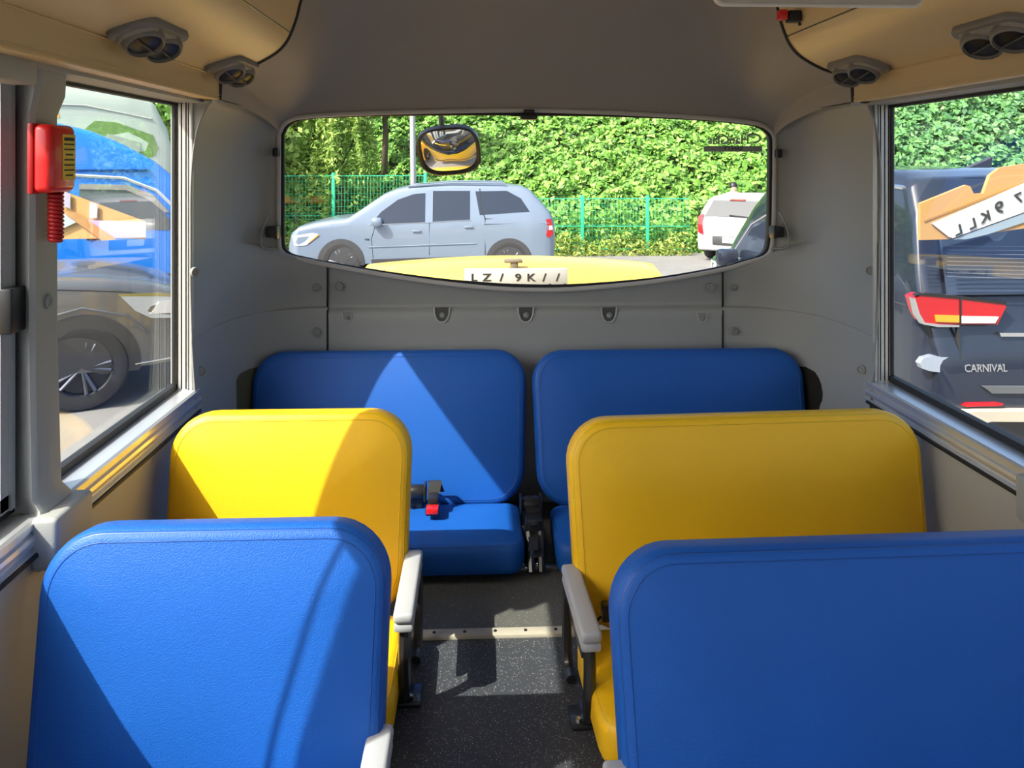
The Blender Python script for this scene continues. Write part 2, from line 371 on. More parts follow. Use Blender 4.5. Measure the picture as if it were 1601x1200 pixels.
# ---- moulded rear end: cap, corner panels, lower panel
WPX = [(440, 215), (441, 209), (445, 200), (451, 193), (461, 187.5), (475, 184), (520, 180.5), (600, 178), (700, 176.5), (825, 176.5), (950, 178.5), (1050, 182.5), (1120, 187), (1168, 192), (1187, 196.5), (1198, 203), (1205, 211), (1207, 222),
       (1207, 250), (1206.5, 290), (1206, 330), (1205, 360), (1203, 382), (1199, 394), (1188, 402.5), (1165, 409), (1130, 419), (1060, 432), (1000, 440), (930, 446), (870, 449), (800, 448), (740, 444), (680, 438), (600, 427), (512, 412), (475, 404.5), (456, 400), (446, 394), (441, 384), (440, 360), (440, 330), (440, 290), (440, 250)]
W3 = [P(x, y, YB) for x, y in WPX]
def loft(E0, E1, ns, name, m, lab, ang=180, pa=1.0, pb=1.0, crease=None):
    rows = []
    for k in range(ns+1):
        s = k/ns; A = (1-math.cos(s*PI/2))**pa; B = math.sin(s*PI/2)**pb
        rows.append([Vector((p.x+(q.x-p.x)*A, p.y+(q.y-p.y)*B, p.z+(q.z-p.z)*A)) for p, q in zip(E0, E1)])
    if crease is not None:                                       # a shelf line that fades out towards the side
        for k in range(ns+1):
            f = max(0, min(1, (k/ns-0.55)/0.3)); f = f*f*(3-2*f)
            for d, wt in ((-4, 0.3), (-3, 0.5), (-2, 0.7), (-1, 0.85), (0, 1.0), (1, 0.95), (2, 0.6), (3, 0.25), (4, 0.05)): rows[k][crease+d].y += 0.026*wt*f
    b = MB(); b.grid(rows); o = struct(b.build(name, m, None, ang, fix=False), lab)
    return o, rows
full = [(x, z) for x, z in BIN]+ce[1:]
half0 = [Vector((x, YC, z)) for x, z in full]
E0 = half0+[Vector((mir(p.x), p.y, p.z)) for p in half0[::-1][1:]]
E0 = dense(E0, 4)
top_px = [(440, 215), (440.5, 212), (441, 208), (443, 203), (446, 198), (450, 194), (456, 190), (463, 187), (475, 184), (500, 181.5), (530, 180), (580, 178.5), (640, 177.5), (720, 176.5)]
E1h = [P(x, y, YB) for x, y in top_px]+[P(824, 176.5, YB)]
tr_px = [(1207, 222), (1206.5, 217), (1205.5, 212), (1203, 207), (1199, 203.5), (1195, 200.5), (1190, 198), (1184, 195.5), (1172, 192.5), (1150, 190), (1120, 187), (1070, 184), (1010, 181), (930, 178)]
E1 = E1h+[P(x, y, YB) for x, y in tr_px[::-1]]
E1 = dense(E1, 4); n0, n1 = len(E0), len(E1)
if n0 != n1:                                                    # same number of stations on both edges
    def resamp(L, n):
        out = []
        for k in range(n):
            f = k/(n-1)*(len(L)-1); i = min(int(f), len(L)-2); out.append(L[i].lerp(L[i+1], f-i))
        return out
    E1 = resamp(E1, n0)
cap, caprows = loft(E0, E1, 22, 'ceiling', LINER, 'moulded grey rear cap curving down to the rear window')
# dark rubber edge where the ducts end against the cap
for sgn in (-1, 1):
    X = (lambda x: x) if sgn < 0 else mir
    pth = [Vector((X(p.x), YC-0.005, p.y)) for p in dense([(x, z, 0) for x, z in BIN], 4)]
    one(lambda q: q.tube(pth, 0.0065, 8), 'edge_seal', RUB, cap)
    one(lambda q: q.rbox((X(BIN[0][0]-0.008), YC-0.002, 1.451), (0.022, 0.022, 0.085), 0.005), 'seal_clip', GREY, cap)
seam = [P(340, 1, 1)]
def corner(sgn):
    nm = 'left' if sgn < 0 else 'right'
    X = (lambda x: x) if sgn < 0 else mir
    a = [Vector((X(BIN[0][0]), YC, BIN[0][1]))]
    ys = [160, 178, 205, 240, 280, 315, 345, 368, 388, 400, 412, 474, 486, 560, 615]
    if sgn < 0:
        ox = [330, 318, 308, 302, 299, 298, 298, 298, 298, 298, 298, 300, 300, 306, 314]
        e1 = [(440, 215), (440, 226), (440, 240), (440, 262), (440, 290), (440, 318), (440, 345), (441, 368), (442, 385), (450, 397.5), (480, 405.5), (512, 412.5), (512, 476), (512, 487), (512, 560), (512, 610)]
    else:
        ox = [1352, 1362, 1371, 1375, 1377, 1377, 1376, 1376, 1375, 1375, 1374, 1370, 1369, 1361, 1353]
        e1 = [(1207, 222), (1207, 230), (1207, 243), (1207, 264), (1207, 290), (1206, 318), (1205.5, 345), (1204.5, 368), (1202, 386), (1196, 397.5), (1168, 408.5), (1130, 419), (1130, 476), (1130, 487), (1130, 560), (1130, 610)]
    e0 = a+[P(x, y, YE) for x, y in zip(ox, ys)]+[Vector((X(-0.825), YE, 0.3)), Vector((X(-0.825), YE, 0.0))]
    e1 = [P(x, y, YB) for x, y in e1]
    for k in range(11, 16): e0[k].z = e1[k].z
    e1 += [Vector((e1[-1].x, YB, 0.3)), Vector((e1[-1].x, YB, 0.0))]
    o, rows = loft(dense(e0, 5), dense(e1, 5), 24, 'wall_rear', GREY, 'curved grey %s corner panel beside the rear window' % nm, 180, pa=1.45, pb=0.8, crease=60)
    one(lambda q: q.tube([r[0] for r in rows], 0.0022, 6), 'panel_seam', BLK, o)
    edge = rows[0]
    q = MB(); q.grid([[Vector((X(-0.915), YE+0.012, p.z)) for p in edge], [p+Vector((0, 0.012, 0)) for p in edge]]); q.build('edge_filler', GREY, o, 60)
    one(lambda q: q.tube([p for p in edge[:75]], 0.003, 6), 'edge_lip', GREYD, o)
    return o, rows
cl, clr = corner(-1); cr_, crr = corner(1)
xa, xb = P(512, 400, YB).x, P(1130, 400, YB).x
bot = sorted([(p.x, p.z) for p in W3[26:36]])
cols = np.linspace(xa, xb, 41); zb_ = np.interp(cols, [p[0] for p in bot], [p[1] for p in bot])
zc1 = P(800, 476, YB).z
def rowf(y, z): return [Vector((x, y, z if not callable(z) else z(i))) for i, x in enumerate(cols)]
b = MB(); b.grid([rowf(YB, lambda i: zb_[i]), rowf(YB+0.006, lambda i: zb_[i]-0.01), rowf(YB+0.028, zc1), rowf(YB+0.030, zc1-0.008), rowf(YB+0.018, zc1-0.014), rowf(YB+0.004, zc1-0.020), rowf(YB-0.002, zc1-0.032), rowf(YB, zc1-0.06), rowf(YB, 0.0)])
lowp = struct(b.build('wall_rear', GREY, None, 180, fix=False), 'grey lower panel under the rear window')
for px in (512, 1130):
    x = P(px, 400, YB).x
    one(lambda q: q.tube([P(px, 414 if px < 800 else 420, YB-0.002), P(px, 450, YB+0.008), P(px, 476, YB+0.022), P(px, 486, YB), P(px, 560, YB-0.004), P(px, 700, YB-0.004)], 0.0035, 6), 'panel_seam', RUB, lowp)
def plug(p, parent, r=0.014, m=GREYD, nrm=(0, -1, 0)):
    q = MB(); M = Matrix.Translation(p) @ Vector((0, 0, 1)).rotation_difference(Vector(nrm)).to_matrix().to_4x4()
    q.lathe([(0, 0.003), (r*0.35, 0.003), (r*0.45, 0.0012), (r*0.7, 0.0012), (r*0.78, 0.005), (r, 0.004), (r*1.08, -0.004)], 16, M); return q.build('plug_cap', m, parent)
def surf_hit(rows, px, py):                                      # nearest point of a panel to the sight line through a pixel
    d = (Pt(px, py, 1)-Vector((0, 0, CAMZ))).normalized(); best = None
    for r_ in rows:
        for p in r_:
            q = p-Vector((0, 0, CAMZ)); e = (q-d*q.dot(d)).length
            if best is None or e < best[0]: best = (e, p, q.dot(d))
    return Vector((0, 0, CAMZ))+d*best[2]
for px, py in ((530, 448), (1111, 449)): plug(P(px, py, YB+0.006), lowp, 0.015)
for rows, ob, pts in ((clr, cl, ((495, 449), (495, 518))), (crr, cr_, ((1146, 448), (1146, 517)))):
    for px, py in pts: plug(surf_hit(rows, px, py)+Vector((0, -0.008, 0)), ob, 0.014, GREYD)
for rows, ob, pts, n_ in ((clr, cl, ((302, 425), (312, 580)), (1, -0.6, 0)), (crr, cr_, ((1363, 423), (1349, 577)), (-1, -0.6, 0))):
    for px, py in pts: plug(surf_hit(rows, px, py)+Vector(n_)*0.006, ob, 0.014, GREYD, n_)
def hook(px, py, small):
    c = P(px, py, YB-0.003); s = 0.62 if small else 1.0
    ol = [(-0.027, 0.024), (0.027, 0.024), (0.025, 0.0), (0.018, -0.018), (0.008, -0.027), (-0.008, -0.027), (-0.018, -0.018), (-0.025, 0.0)]
    ol = [(x*s, z*s) for x, z in ol]
    q = MB(); q.slab([(c.x+x, c.y, c.z+z) for x, z in ol], (0, 0.004, 0)); o = q.build('coat_hook_recess', GREYD if small else mat('recess_dark', (0.07, 0.07, 0.07), 0.6), lowp)
    q = MB(); q.tube([(c.x+x*1.05, c.y-0.001, c.z+z*1.05) for x, z in ol[1:]+ol[:1]], 0.003*s, 6); q.build('recess_rim', mat('grey_rim', (0.5, 0.5, 0.48), 0.45), o)
    q = MB(); q.lathe([(0, 0.008), (0.007*s, 0.007), (0.011*s, 0.002), (0.012*s, 0)], 12, Matrix.Translation((c.x+0.002, c.y, c.z-0.004)) @ Matrix.Rotation(PI/2, 4, 'X')); q.build('peg', GREYD, o)
for a in ((543, 495, 1), (691, 491, 0), (822, 491, 0), (952, 491, 0), (1098, 495, 1)): hook(*a)
# dark openings of the corner panels beside the rear bench
def opening(rows, ob, pts, m_, name):
    q = MB(); f = [surf_hit(rows, x, y)+Vector((0, -0.012, 0)) for x, y in pts]; q.prism(f, [p+Vector((0, 0.02, 0)) for p in f]); q.build(name, m_, ob)
opening(crr, cr_, [(1235, 573), (1258, 572), (1272, 580), (1281, 594), (1283, 612), (1283, 650), (1235, 650)], mat('opening_dark', (0.012, 0.011, 0.008), 0.9), 'panel_opening')
opening(clr, cl, [(415, 572), (392, 576), (380, 582), (373, 592), (372, 610), (372, 655), (415, 655)], mat('opening_olive', (0.10, 0.09, 0.045), 0.9), 'panel_opening')

# ---- rear window
wr = MB(); wr.tube([p+Vector((0, 0.022, 0)) for p in dense(W3, 3, True)], 0.008, 8, True)
wr = MB(); ctr = sum(W3, Vector())/len(W3); wr.tube([p+(ctr-p).normalized()*0.004+Vector((0, 0.004, 0)) for p in dense(W3, 3, True)], 0.0065, 8, True)
win = struct(wr.build('window_7', RUB, None, 180), 'wide rear window with rounded corners in black rubber')
ring = dense(W3, 3, True)
one(lambda q: q.tube([p-(ctr-p).normalized()*0.009+Vector((0, -0.003, 0)) for p in ring], 0.009, 8, True), 'window_trim', mat('trim_light', (0.52, 0.50, 0.47), 0.45), win, 180)
q = MB(); q.grid([[p+Vector((0, 0.0, 0)) for p in ring], [p+Vector((0, 0.05, 0)) for p in ring]], cu=True); q.build('reveal', RUB, win, 180)
q = MB(); n_ = len(ring); cpt = sum(ring, Vector())/n_
q.v = [tuple(p+Vector((0, 0.030, 0))) for p in ring]; q.f = [tuple(range(n_))]; q.build('pane', GLASS, win, 180)
# lettering on the rear glass, meant to be read from outside
STK = mat('sticker_grey', (0.34, 0.35, 0.34), 0.7)
c0 = P(1146, 232.5, YB+0.034)
c1 = P(1139, 219, YB+0.034)
sk = tag(one(lambda q: q.rbox(c0, (0.222, 0.002, 0.021), 0.0008, 1), 'glass_sticker', STK), 'grey lettered sticker at the top right of the rear window glass', 'sticker')
MI = Matrix.Scale(-1, 4, (1, 0, 0))
fM = lambda o: frame_M(o, (1, 0, 0), (0, 0, 1)) @ MI
text('HanGlas', 0.046, STK, fM(c1), sk, bold=0.0007)
text('SAFETY', 0.022, INK, fM(c0+Vector((0, -0.0015, 0))), sk, bold=0.0005)
q = MB(); e = P(1180, 216, YB+0.034); q.tube([e+Vector((0.022*math.cos(a)*1.2-0.006, 0, 0.016*math.sin(a))) for a in [R(150-15*k) for k in range(17)]], 0.0035, 6); q.build('emblem', STK, sk)
# tabs and catches around the rear window
for px, py, lab in ((432, 238, 'left'), (1217, 240, 'right')):
    c = P(px, py, YB-0.02)
    one(lambda q: q.rbox(c, (0.022, 0.03, 0.032), 0.006), 'trim_plug', BLK, cl if px < 800 else cr_)
for px, py, s in ((427, 362, 1), (1214, 362, -1)):
    c = P(px, py, YB-0.03); par = cl if px < 800 else cr_
    q = MB(); q.rbox(c, (0.045, 0.05, 0.04), 0.008); q.rbox(c+Vector((s*0.018, -0.012, 0)), (0.012, 0.05, 0.046), 0.004); q.build('window_catch', BLK, par)
    q = MB(); q.tube([c+Vector(v) for v in dense([(-s*0.005, -0.01, 0.075), (-s*0.025, -0.022, 0.03), (-s*0.035, -0.026, -0.02), (-s*0.028, -0.022, -0.055), (s*0.02, 0.0, -0.062)], 4)], 0.0035, 6); q.build('catch_recess_rim', GREY, par)
c = P(827, 182, YB-0.012)
def third(q):
    q.rbox(c, (0.062, 0.035, 0.026), 0.008); q.rbox(c+Vector((-0.046, 0.0, 0.002)), (0.04, 0.012, 0.005), 0.002); q.rbox(c+Vector((0, 0.0, 0.018)), (0.04, 0.02, 0.014), 0.003)
tag(one(third, 'washer_nozzle_cover', BLK), 'small black device under the top edge of the rear window', 'fitting')

# outer skin of the bus rear, seen in the outside mirror
b = MB(); b.grid([[(x, y, z) for x in np.linspace(-0.9, mir(-0.9), 9)] for y, z in ((2.87, 0.735), (2.91, 0.66), (2.94, 0.47), (2.96, 0.2), (2.97, -0.1), (3.05, -0.14), (3.06, -0.4), (2.90, -0.45))])
skin = struct(b.build('wall_rear', BPAINT, None, 30, fix=False), 'yellow painted outside of the bus rear under the window')
one(lambda q: q.tube([(-0.8, 2.962, 0.12), (CX, 2.968, 0.10), (mir(-0.8), 2.962, 0.12)], 0.006, 6), 'panel_seam', RUB, skin)
b = MB()
for sx in (-0.94, mir(-0.94)): b.box((sx, 2.70, 0.70), (0.03, 0.33, 2.7))
b.box((CX, 2.87, 1.77), (2.2, 0.04, 0.54)); struct(b.build('wall_rear', BPAINT), 'yellow outer corner skin of the bus')

# outside rear mirror on its arm
mc = Pt(702, 234, 3.12)
mirr = empty('rear_view_mirror', mc, 'rounded black framed convex mirror hanging outside the rear window', 'mirror')
TL = Matrix.Rotation(R(35), 4, 'X') @ Matrix.Rotation(R(-6), 4, 'Y')
def sup(a, rx, rz, k=3.0):
    c, s = math.cos(a), math.sin(a); return (rx*math.copysign(abs(c)**(2/k), c), rz*math.copysign(abs(s)**(2/k), s))
def mrows(rx, rz, y0, dome, nr=8, n=40):
    return [[(x*f, y0-dome*(1-f*f), z*f*(1.0+0.06*(z < 0))) for x, z in [sup(2*PI*k/n, rx, rz) for k in range(n)]] for f in [1-0.999*i/nr for i in range(nr+1)]]
q = MB(); q.grid(mrows(0.116, 0.104, -0.006, 0.035), TL, True); q.build('mirror_glass', mat('mirror_glass', (0.92, 0.92, 0.90), 0.02, metal=1.0), mirr, 180)
q = MB(); n = 40
rg = lambda f, y: [(x*f, y, z*f*(1.0+0.06*(z < 0))) for x, z in [sup(2*PI*k/n, 0.128, 0.113) for k in range(n)]]
q.rings([rg(0.90, 0.0), rg(0.94, -0.016), rg(1.0, -0.012), rg(1.0, 0.012), rg(0.85, 0.04), rg(0.4, 0.055)], TL); q.build('mirror_housing', BLK, mirr, 50)
q = MB(); q.tube([(-0.03, 0.05, 0.09), (-0.035, 0.04, 0.14), (-0.06, -0.05, 0.30), (-0.07, -0.25, 0.36)], [0.012, 0.011, 0.011, 0.012], 8); q.build('mirror_arm', mat('arm_grey', (0.10, 0.12, 0.14), 0.4), mirr)

# ---------------------------------------------------------------- seats
def seat(x0, x1, Y, ztop, cm, pm, label, arm=None, armm=ARM, recl=11, rz=0.0, cush=True, group=None, legs=True, front=0.34, zc=0.115, cx=(0, 0)):
    xc, wd = (x0+x1)/2, x1-x0
    root = empty('passenger_seat', (xc, Y, 0), label, 'seat', group, rz)
    h = ztop-0.10; th = 0.085; yb = -(h-0.02)*math.sin(R(recl))
    M = Matrix.Translation((0, yb, 0.10)) @ Matrix.Rotation(R(-recl), 4, 'X') @ Matrix.Translation((0, 0, h/2/math.cos(R(recl))))
    H = h/math.cos(R(recl))
    TP = lambda p: M @ Vector((p[0]*(1-0.035*(0.5-p[2]/H)), p[1], p[2]))
    cb_ = cushion(wd, H, th, 0.112, 0.026, 0.016); cb_.v = [tuple(TP(p)) for p in cb_.v]
    bk = cb_.build('backrest', cm, root, 60)
    for inset, y, r_ in ((0.011, 0.009, 0.0042),):
        one(lambda q: q.tube([TP((x, y, z)) for x, z in rr(wd-2*inset, H-2*inset, 0.102, 9)], r_, 6, True), 'piping', pm, bk, 180)
    one(lambda q: q.tube([TP((x, 0.0005, z)) for x, z in rr(wd-0.046, H-0.046, 0.09, 9)], 0.0012, 5, True), 'stitch_line', pm, bk, 180)
    one(lambda q: q.rbox((0, 0, 0), (wd-0.20, 0.02, H-0.20), 0.008, 2, M @ Matrix.Translation((0, th+0.004, 0))), 'back_shell', GREYD, root)
    cw = wd-0.01-cx[0]-cx[1]; Mc = Matrix.Translation(((cx[0]-cx[1])/2, yb-front/2+0.01, zc-0.0)) @ Matrix.Rotation(-PI/2, 4, 'X')
    cs = cushion(cw, front, 0.095, 0.05, 0.024, 0.010, Mc).build('seat_cushion', cm, root, 60)
    one(lambda q: q.tube([Mc @ Vector((x, 0.008, z)) for x, z in rr(cw-0.02, front-0.02, 0.042, 6)], 0.004, 6, True), 'piping', pm, cs, 180)
    if arm is not None:
        ax = arm-xc; y1, y0, za = 0.0-0.025, -0.315, 0.243
        one(lambda q: q.rbox((ax, (y0+y1)/2, za-0.012), (0.046, y1-y0, 0.024), 0.009, 3), 'armrest_pad', armm, root)
        one(lambda q: q.rbox((ax, (y0+y1)/2, za-0.0345), (0.043, y1-y0-0.006, 0.019), 0.006, 2), 'armrest_base', ARM, root)
        s = 1 if ax > 0 else -1
        one(lambda q: q.tube(dense([(ax, y0+0.03, za-0.04), (ax+0.0*s, y0+0.025, za-0.11), (ax, y0+0.05, 0.03), (ax, y0+0.11, 0.012)], 4), 0.014, 8), 'leg', BLKM, root)
        one(lambda q: q.tube(dense([(ax+s*0.012, y1-0.04, za-0.04), (ax+s*0.013, y1-0.03, za-0.11), (ax+s*0.013, y1-0.04, 0.03), (ax+s*0.012, y1-0.09, 0.012)], 4), 0.012, 8), 'leg', BLKM, root)
        one(lambda q: q.rbox((ax+s*0.004, (y0+y1)/2+0.03, za-0.075), (0.012, 0.20, 0.055), 0.004), 'side_plate', BLKM, root)
        ft = one(lambda q: q.rbox((ax-s*0.01, y0+0.085, 0.006), (0.09, 0.07, 0.010), 0.004), 'foot_plate', BLKM, root)
        one(lambda q: q.lathe([(0, 0.008), (0.006, 0.008), (0.008, 0.0)], 8, Matrix.Translation((ax+s*0.018, y0+0.065, 0.011))), 'bolt', CHR, ft)
    fb = MB(); fb.box((0, yb-0.12, 0.012), (wd*0.8, 0.12, 0.022)); fb.build('seat_frame', BLKM, root)
    return root
s1 = seat(-0.790, -0.163, 1.405, 0.582, BLUE, BLUP, 'blue seat in front on the left, half lit by the sun', arm=-0.176)
s2 = seat(-0.805, -0.178, 2.02, 0.592, YEL, YELP, 'yellow seat on the left side of the aisle', arm=-0.170)
s3 = seat(0.224, 1.165, 1.315, 0.572, BLUE, BLUP, 'wide blue seat in front on the right', arm=0.226, rz=0.02)
s4 = seat(0.220, 1.166, 1.955, 0.589, YEL, YELP, 'wide yellow seat on the right side of the aisle', arm=0.223, rz=0.045)
s5 = seat(-0.785, 0.163, 2.67, 0.592, BLUE, BLUP, 'blue rear bench half on the left under the rear window, striped by sunlight', front=0.30, recl=15, cx=(0, 0.024))
s6 = seat(0.178, 1.138, 2.65, 0.592, BLUE, BLUP, 'blue rear bench half on the right under the rear window', front=0.30, recl=15, cx=(0.045, 0))
# rear bench leg in the gap, black frame and foot bar
def legs_gap(q):
    q.tube([(0.155, 2.30, 0.012), (0.150, 2.36, 0.10), (0.16, 2.52, 0.14)], 0.012, 8); q.tube([(0.186, 2.30, 0.012), (0.188, 2.36, 0.10), (0.18, 2.52, 0.14)], 0.012, 8)
bl = empty('bench_stand', (0.17, 2.33, 0), 'black steel stand with foot bar in the gap between the rear bench halves', 'stand')
def lk(o):
    o.location = -Vector(bl.location); return o
lk(one(legs_gap, 'leg', BLKM, bl))
lk(one(lambda q: q.rbox((0.17, 2.335, 0.009), (0.135, 0.022, 0.014), 0.004), 'foot_bar', mat('steel_dull', (0.33, 0.33, 0.33), 0.35, metal=0.8), bl))
lk(one(lambda q: q.rbox((0.168, 2.41, 0.075), (0.052, 0.10, 0.13), 0.006), 'stand_plate', BLK, bl))
for dx in (-0.05, 0.0): lk(one(lambda q: q.rbox((0.178+dx, 2.33, 0.020), (0.018, 0.016, 0.016), 0.003), 'bolt', CHR, bl))
# seat belts
def retractor(c, label, strap):
    r = empty('seat_belt_reel', c, label, 'seat belt')
    one(lambda q: q.lathe([(0, -0.026), (0.020, -0.026), (0.022, -0.022), (0.022, 0.022), (0.020, 0.026), (0, 0.026)], 18, Matrix.Rotation(PI/2, 4, 'Y')), 'reel', BLK, r)
    for dx in (-0.031, 0.031): one(lambda q: q.rbox((dx, 0, 0), (0.009, 0.052, 0.052), 0.006), 'reel_cheek', BLK, r)
    one(lambda q: q.rbox((0, 0.012, -0.035), (0.05, 0.03, 0.05), 0.008), 'reel_base', BLK, r)
    if strap:
        def st(q):
            for k, dx in enumerate((-0.006, 0.010)):
                pth = dense([(dx, -0.022, 0.0), (dx+0.004, -0.030, -0.03), (dx-0.008, -0.055, -0.05), (dx+0.006, -0.10, -0.06), (dx, -0.19, -0.055-0.02*k)], 4)
                q.grid([[p+Vector((-0.014, 0, 0)) for p in pth], [p+Vector((0.014, 0.002, 0.003)) for p in pth]])
        o = one(st, 'webbing', WEB, r, 180)
        one(lambda q: q.rbox((0.004, -0.075, -0.028), (0.026, 0.03, 0.014), 0.004), 'tongue_cover', BLK, r)
        one(lambda q: q.rbox((-0.004, -0.055, -0.030), (0.015, 0.012, 0.005), 0.001), 'tongue', CHR, r)
    return r
retractor(P(830, 787, 2.44), 'black belt reel with hanging webbing between the rear bench halves', True)
retractor(P(650, 768, 2.50), 'black belt reel beside the yellow left seat on the rear bench', False)
cb = P(677, 790, 2.44)
bk = empty('belt_buckle', cb, 'black belt buckle with red button lying on the sunlit rear bench', 'seat belt')
one(lambda q: q.rbox((0, 0.03, 0.012), (0.034, 0.07, 0.03), 0.006), 'buckle_body', BLK, bk)
one(lambda q: q.rbox((0, -0.016, -0.005), (0.044, 0.05, 0.022), 0.005), 'buckle_head', BLK, bk)
one(lambda q: q.rbox((0, -0.030, 0.001), (0.038, 0.034, 0.018), 0.003), 'buckle_button', RED, bk)
def stp(q):
    pth = dense([(-0.002, 0.03, 0.02), (0.004, 0.055, 0.05), (0.0, 0.08, 0.045), (0.012, 0.10, 0.0)], 4); q.grid([[p+Vector((-0.02, 0, 0)) for p in pth], [p+Vector((0.02, 0, 0)) for p in pth]])
one(stp, 'webbing', WEB, bk, 180)
cb = P(944, 962, 1.83)
bk = empty('belt_buckle', cb, 'black belt end with wire on the right yellow seat behind its armrest', 'seat belt')
one(lambda q: q.rbox((0.004, 0, 0.01), (0.02, 0.03, 0.04), 0.005), 'buckle_body', BLK, bk)
one(lambda q: q.tube(dense([(-0.03, -0.01, -0.02), (-0.01, 0, -0.005), (0.005, 0, 0.0)], 4), 0.003, 6), 'webbing', WEB, bk)

# ---------------------------------------------------------------- air vents under the ducts
def vent(px, py, sgn, label):
    X = LX(-0.722) if sgn < 0 else mir(LX(-0.722))
    u = (px-800.5)/FPX; t = X/(SA+u*CA); Y = t*(CA-u*SA)
    r = empty('air_vent', (X, Y, 1.5093), label, 'air vent', None); r.rotation_euler = (0, -sgn*R(-19), 0)
    s = sgn
    ol = rr(0.105, 0.215, 0.035, 6)
    q = MB(); q.rings([[(x, y, 0.002) for x, y in ol], [(x, y, -0.008) for x, y in ol], [(x*0.94, y*0.97, -0.013) for x, y in ol]]); q.build('vent_plate', mat('vent_grey', (0.20, 0.19, 0.17), 0.45), r)
    ol = rr(0.082, 0.185, 0.030, 6)
    q = MB(); q.rings([[(x, y, -0.012) for x, y in ol], [(x*0.97, y*0.98, -0.020) for x, y in ol]]); q.build('vent_bezel', mat('vent_grey_light', (0.34, 0.31, 0.26), 0.4), r)
    for k, yy in enumerate((-0.046, 0.046)):
        M = Matrix.Translation((0, yy, -0.020)) @ Matrix.Rotation(s*R(8), 4, 'Y') @ Matrix.Rotation(R(-18), 4, 'X')
        nz = one(lambda q: q.lathe([(0.030, 0.012), (0.041, 0.004), (0.042, -0.008), (0.038, -0.018), (0.035, -0.020), (0.033, -0.012), (0.0, -0.010)], 24, M), 'nozzle', mat('vent_grey', (0.2, 0.19, 0.17)), r)
        one(lambda q: q.lathe([(0, -0.0165), (0.026, -0.0155), (0.034, -0.012), (0.034, -0.010)], 20, M), 'nozzle_flap', BLK, nz)
        one(lambda q: q.rbox((0, 0, -0.018), (0.004, 0.064, 0.006), 0.0015, 1, M), 'vane', mat('vane_dark', (0.06, 0.057, 0.05), 0.4), nz)
    return r
vent(233, 53, -1, 'twin nozzle air vent on the left duct, nearer the camera')
vent(363, 97, -1, 'twin nozzle air vent at the rear end of the left duct')
vent(1342, 104, 1, 'twin nozzle air vent at the rear end of the right duct')
vent(1566, 56, 1, 'twin nozzle air vent on the right duct, nearer the camera')
# plug at the right duct end and the pale flap at the top edge of the picture
c = P(1234, 26, 2.10)
pg = empty('wire_connector', c, 'red and black wire connector hanging at the end of the right duct', 'connector')
one(lambda q: q.rbox((-0.02, 0, 0.004), (0.024, 0.03, 0.028), 0.004), 'red_socket', RED, pg)
one(lambda q: q.rbox((0.012, 0, 0.0), (0.036, 0.034, 0.032), 0.004), 'black_plug', BLK, pg)
one(lambda q: q.tube([(0.02, 0.01, 0.012), (0.034, 0.015, 0.006), (0.036, 0.015, -0.022)], 0.004, 6), 'wire', BLK, pg)
c = P(1282, -22, 1.20)
pn = empty('roof_monitor', c, 'pale rounded roof panel above the right aisle at the top edge', 'panel')
Mp = Matrix.Identity(4)
q = MB(); ol = rr(0.335, 0.06, 0.018, 6)
q.rings([[(x, 0.0, z) for x, z in ol], [(x, 0.02, z) for x, z in ol]]); q.build('panel_face', mat('pale_plastic', (0.55, 0.52, 0.46), 0.35), pn)
q = MB(); q.tube([(x*1.01, 0.0, z*1.04) for x, z in ol], 0.003, 6, True); q.build('panel_edge', mat('pale_rim', (0.75, 0.72, 0.66), 0.3), pn)
q = MB(); q.box((0, 0.01, 0.33), (0.05, 0.015, 0.62)); q.build('panel_bracket', GREY, pn)

# ---------------------------------------------------------------- emergency hammer case with coiled cord on the left pillar
hx = Px(80, 248, -0.828)
hm = empty('emergency_hammer_case', (-0.832, hx.y, hx.z), 'red hammer case with yellow label on the left window pillar', 'safety hammer')
one(lambda q: q.rbox((0.012, -0.003, 0), (0.038, 0.088, 0.130), 0.012, 3), 'case_body', RED, hm)
one(lambda q: q.rbox((-0.010, 0, 0), (0.012, 0.094, 0.134), 0.004), 'case_back', REDD, hm)
def lab(q): q.box((0.0313, 0.012, 0.003), (0.0012, 0.046, 0.088))
lb = one(lab, 'warning_label', LABY, hm)
for k in range(8):
    one(lambda q: q.box((0.0322, 0.012, 0.038-k*0.010), (0.0006, 0.036 if k not in (3, 7) else 0.026, 0.0065 if k == 0 else 0.003)), 'print_line', INK, lb)
q = MB(); pth = []
for k in range(12*14+1):
    a = 2*PI*k/14; pth.append((0.006+0.011*math.cos(a), 0.012+0.011*math.sin(a), -0.066-0.0078*k/14))
q.tube(pth, 0.0042, 6); q.build('coiled_cord', REDD, hm, 180)

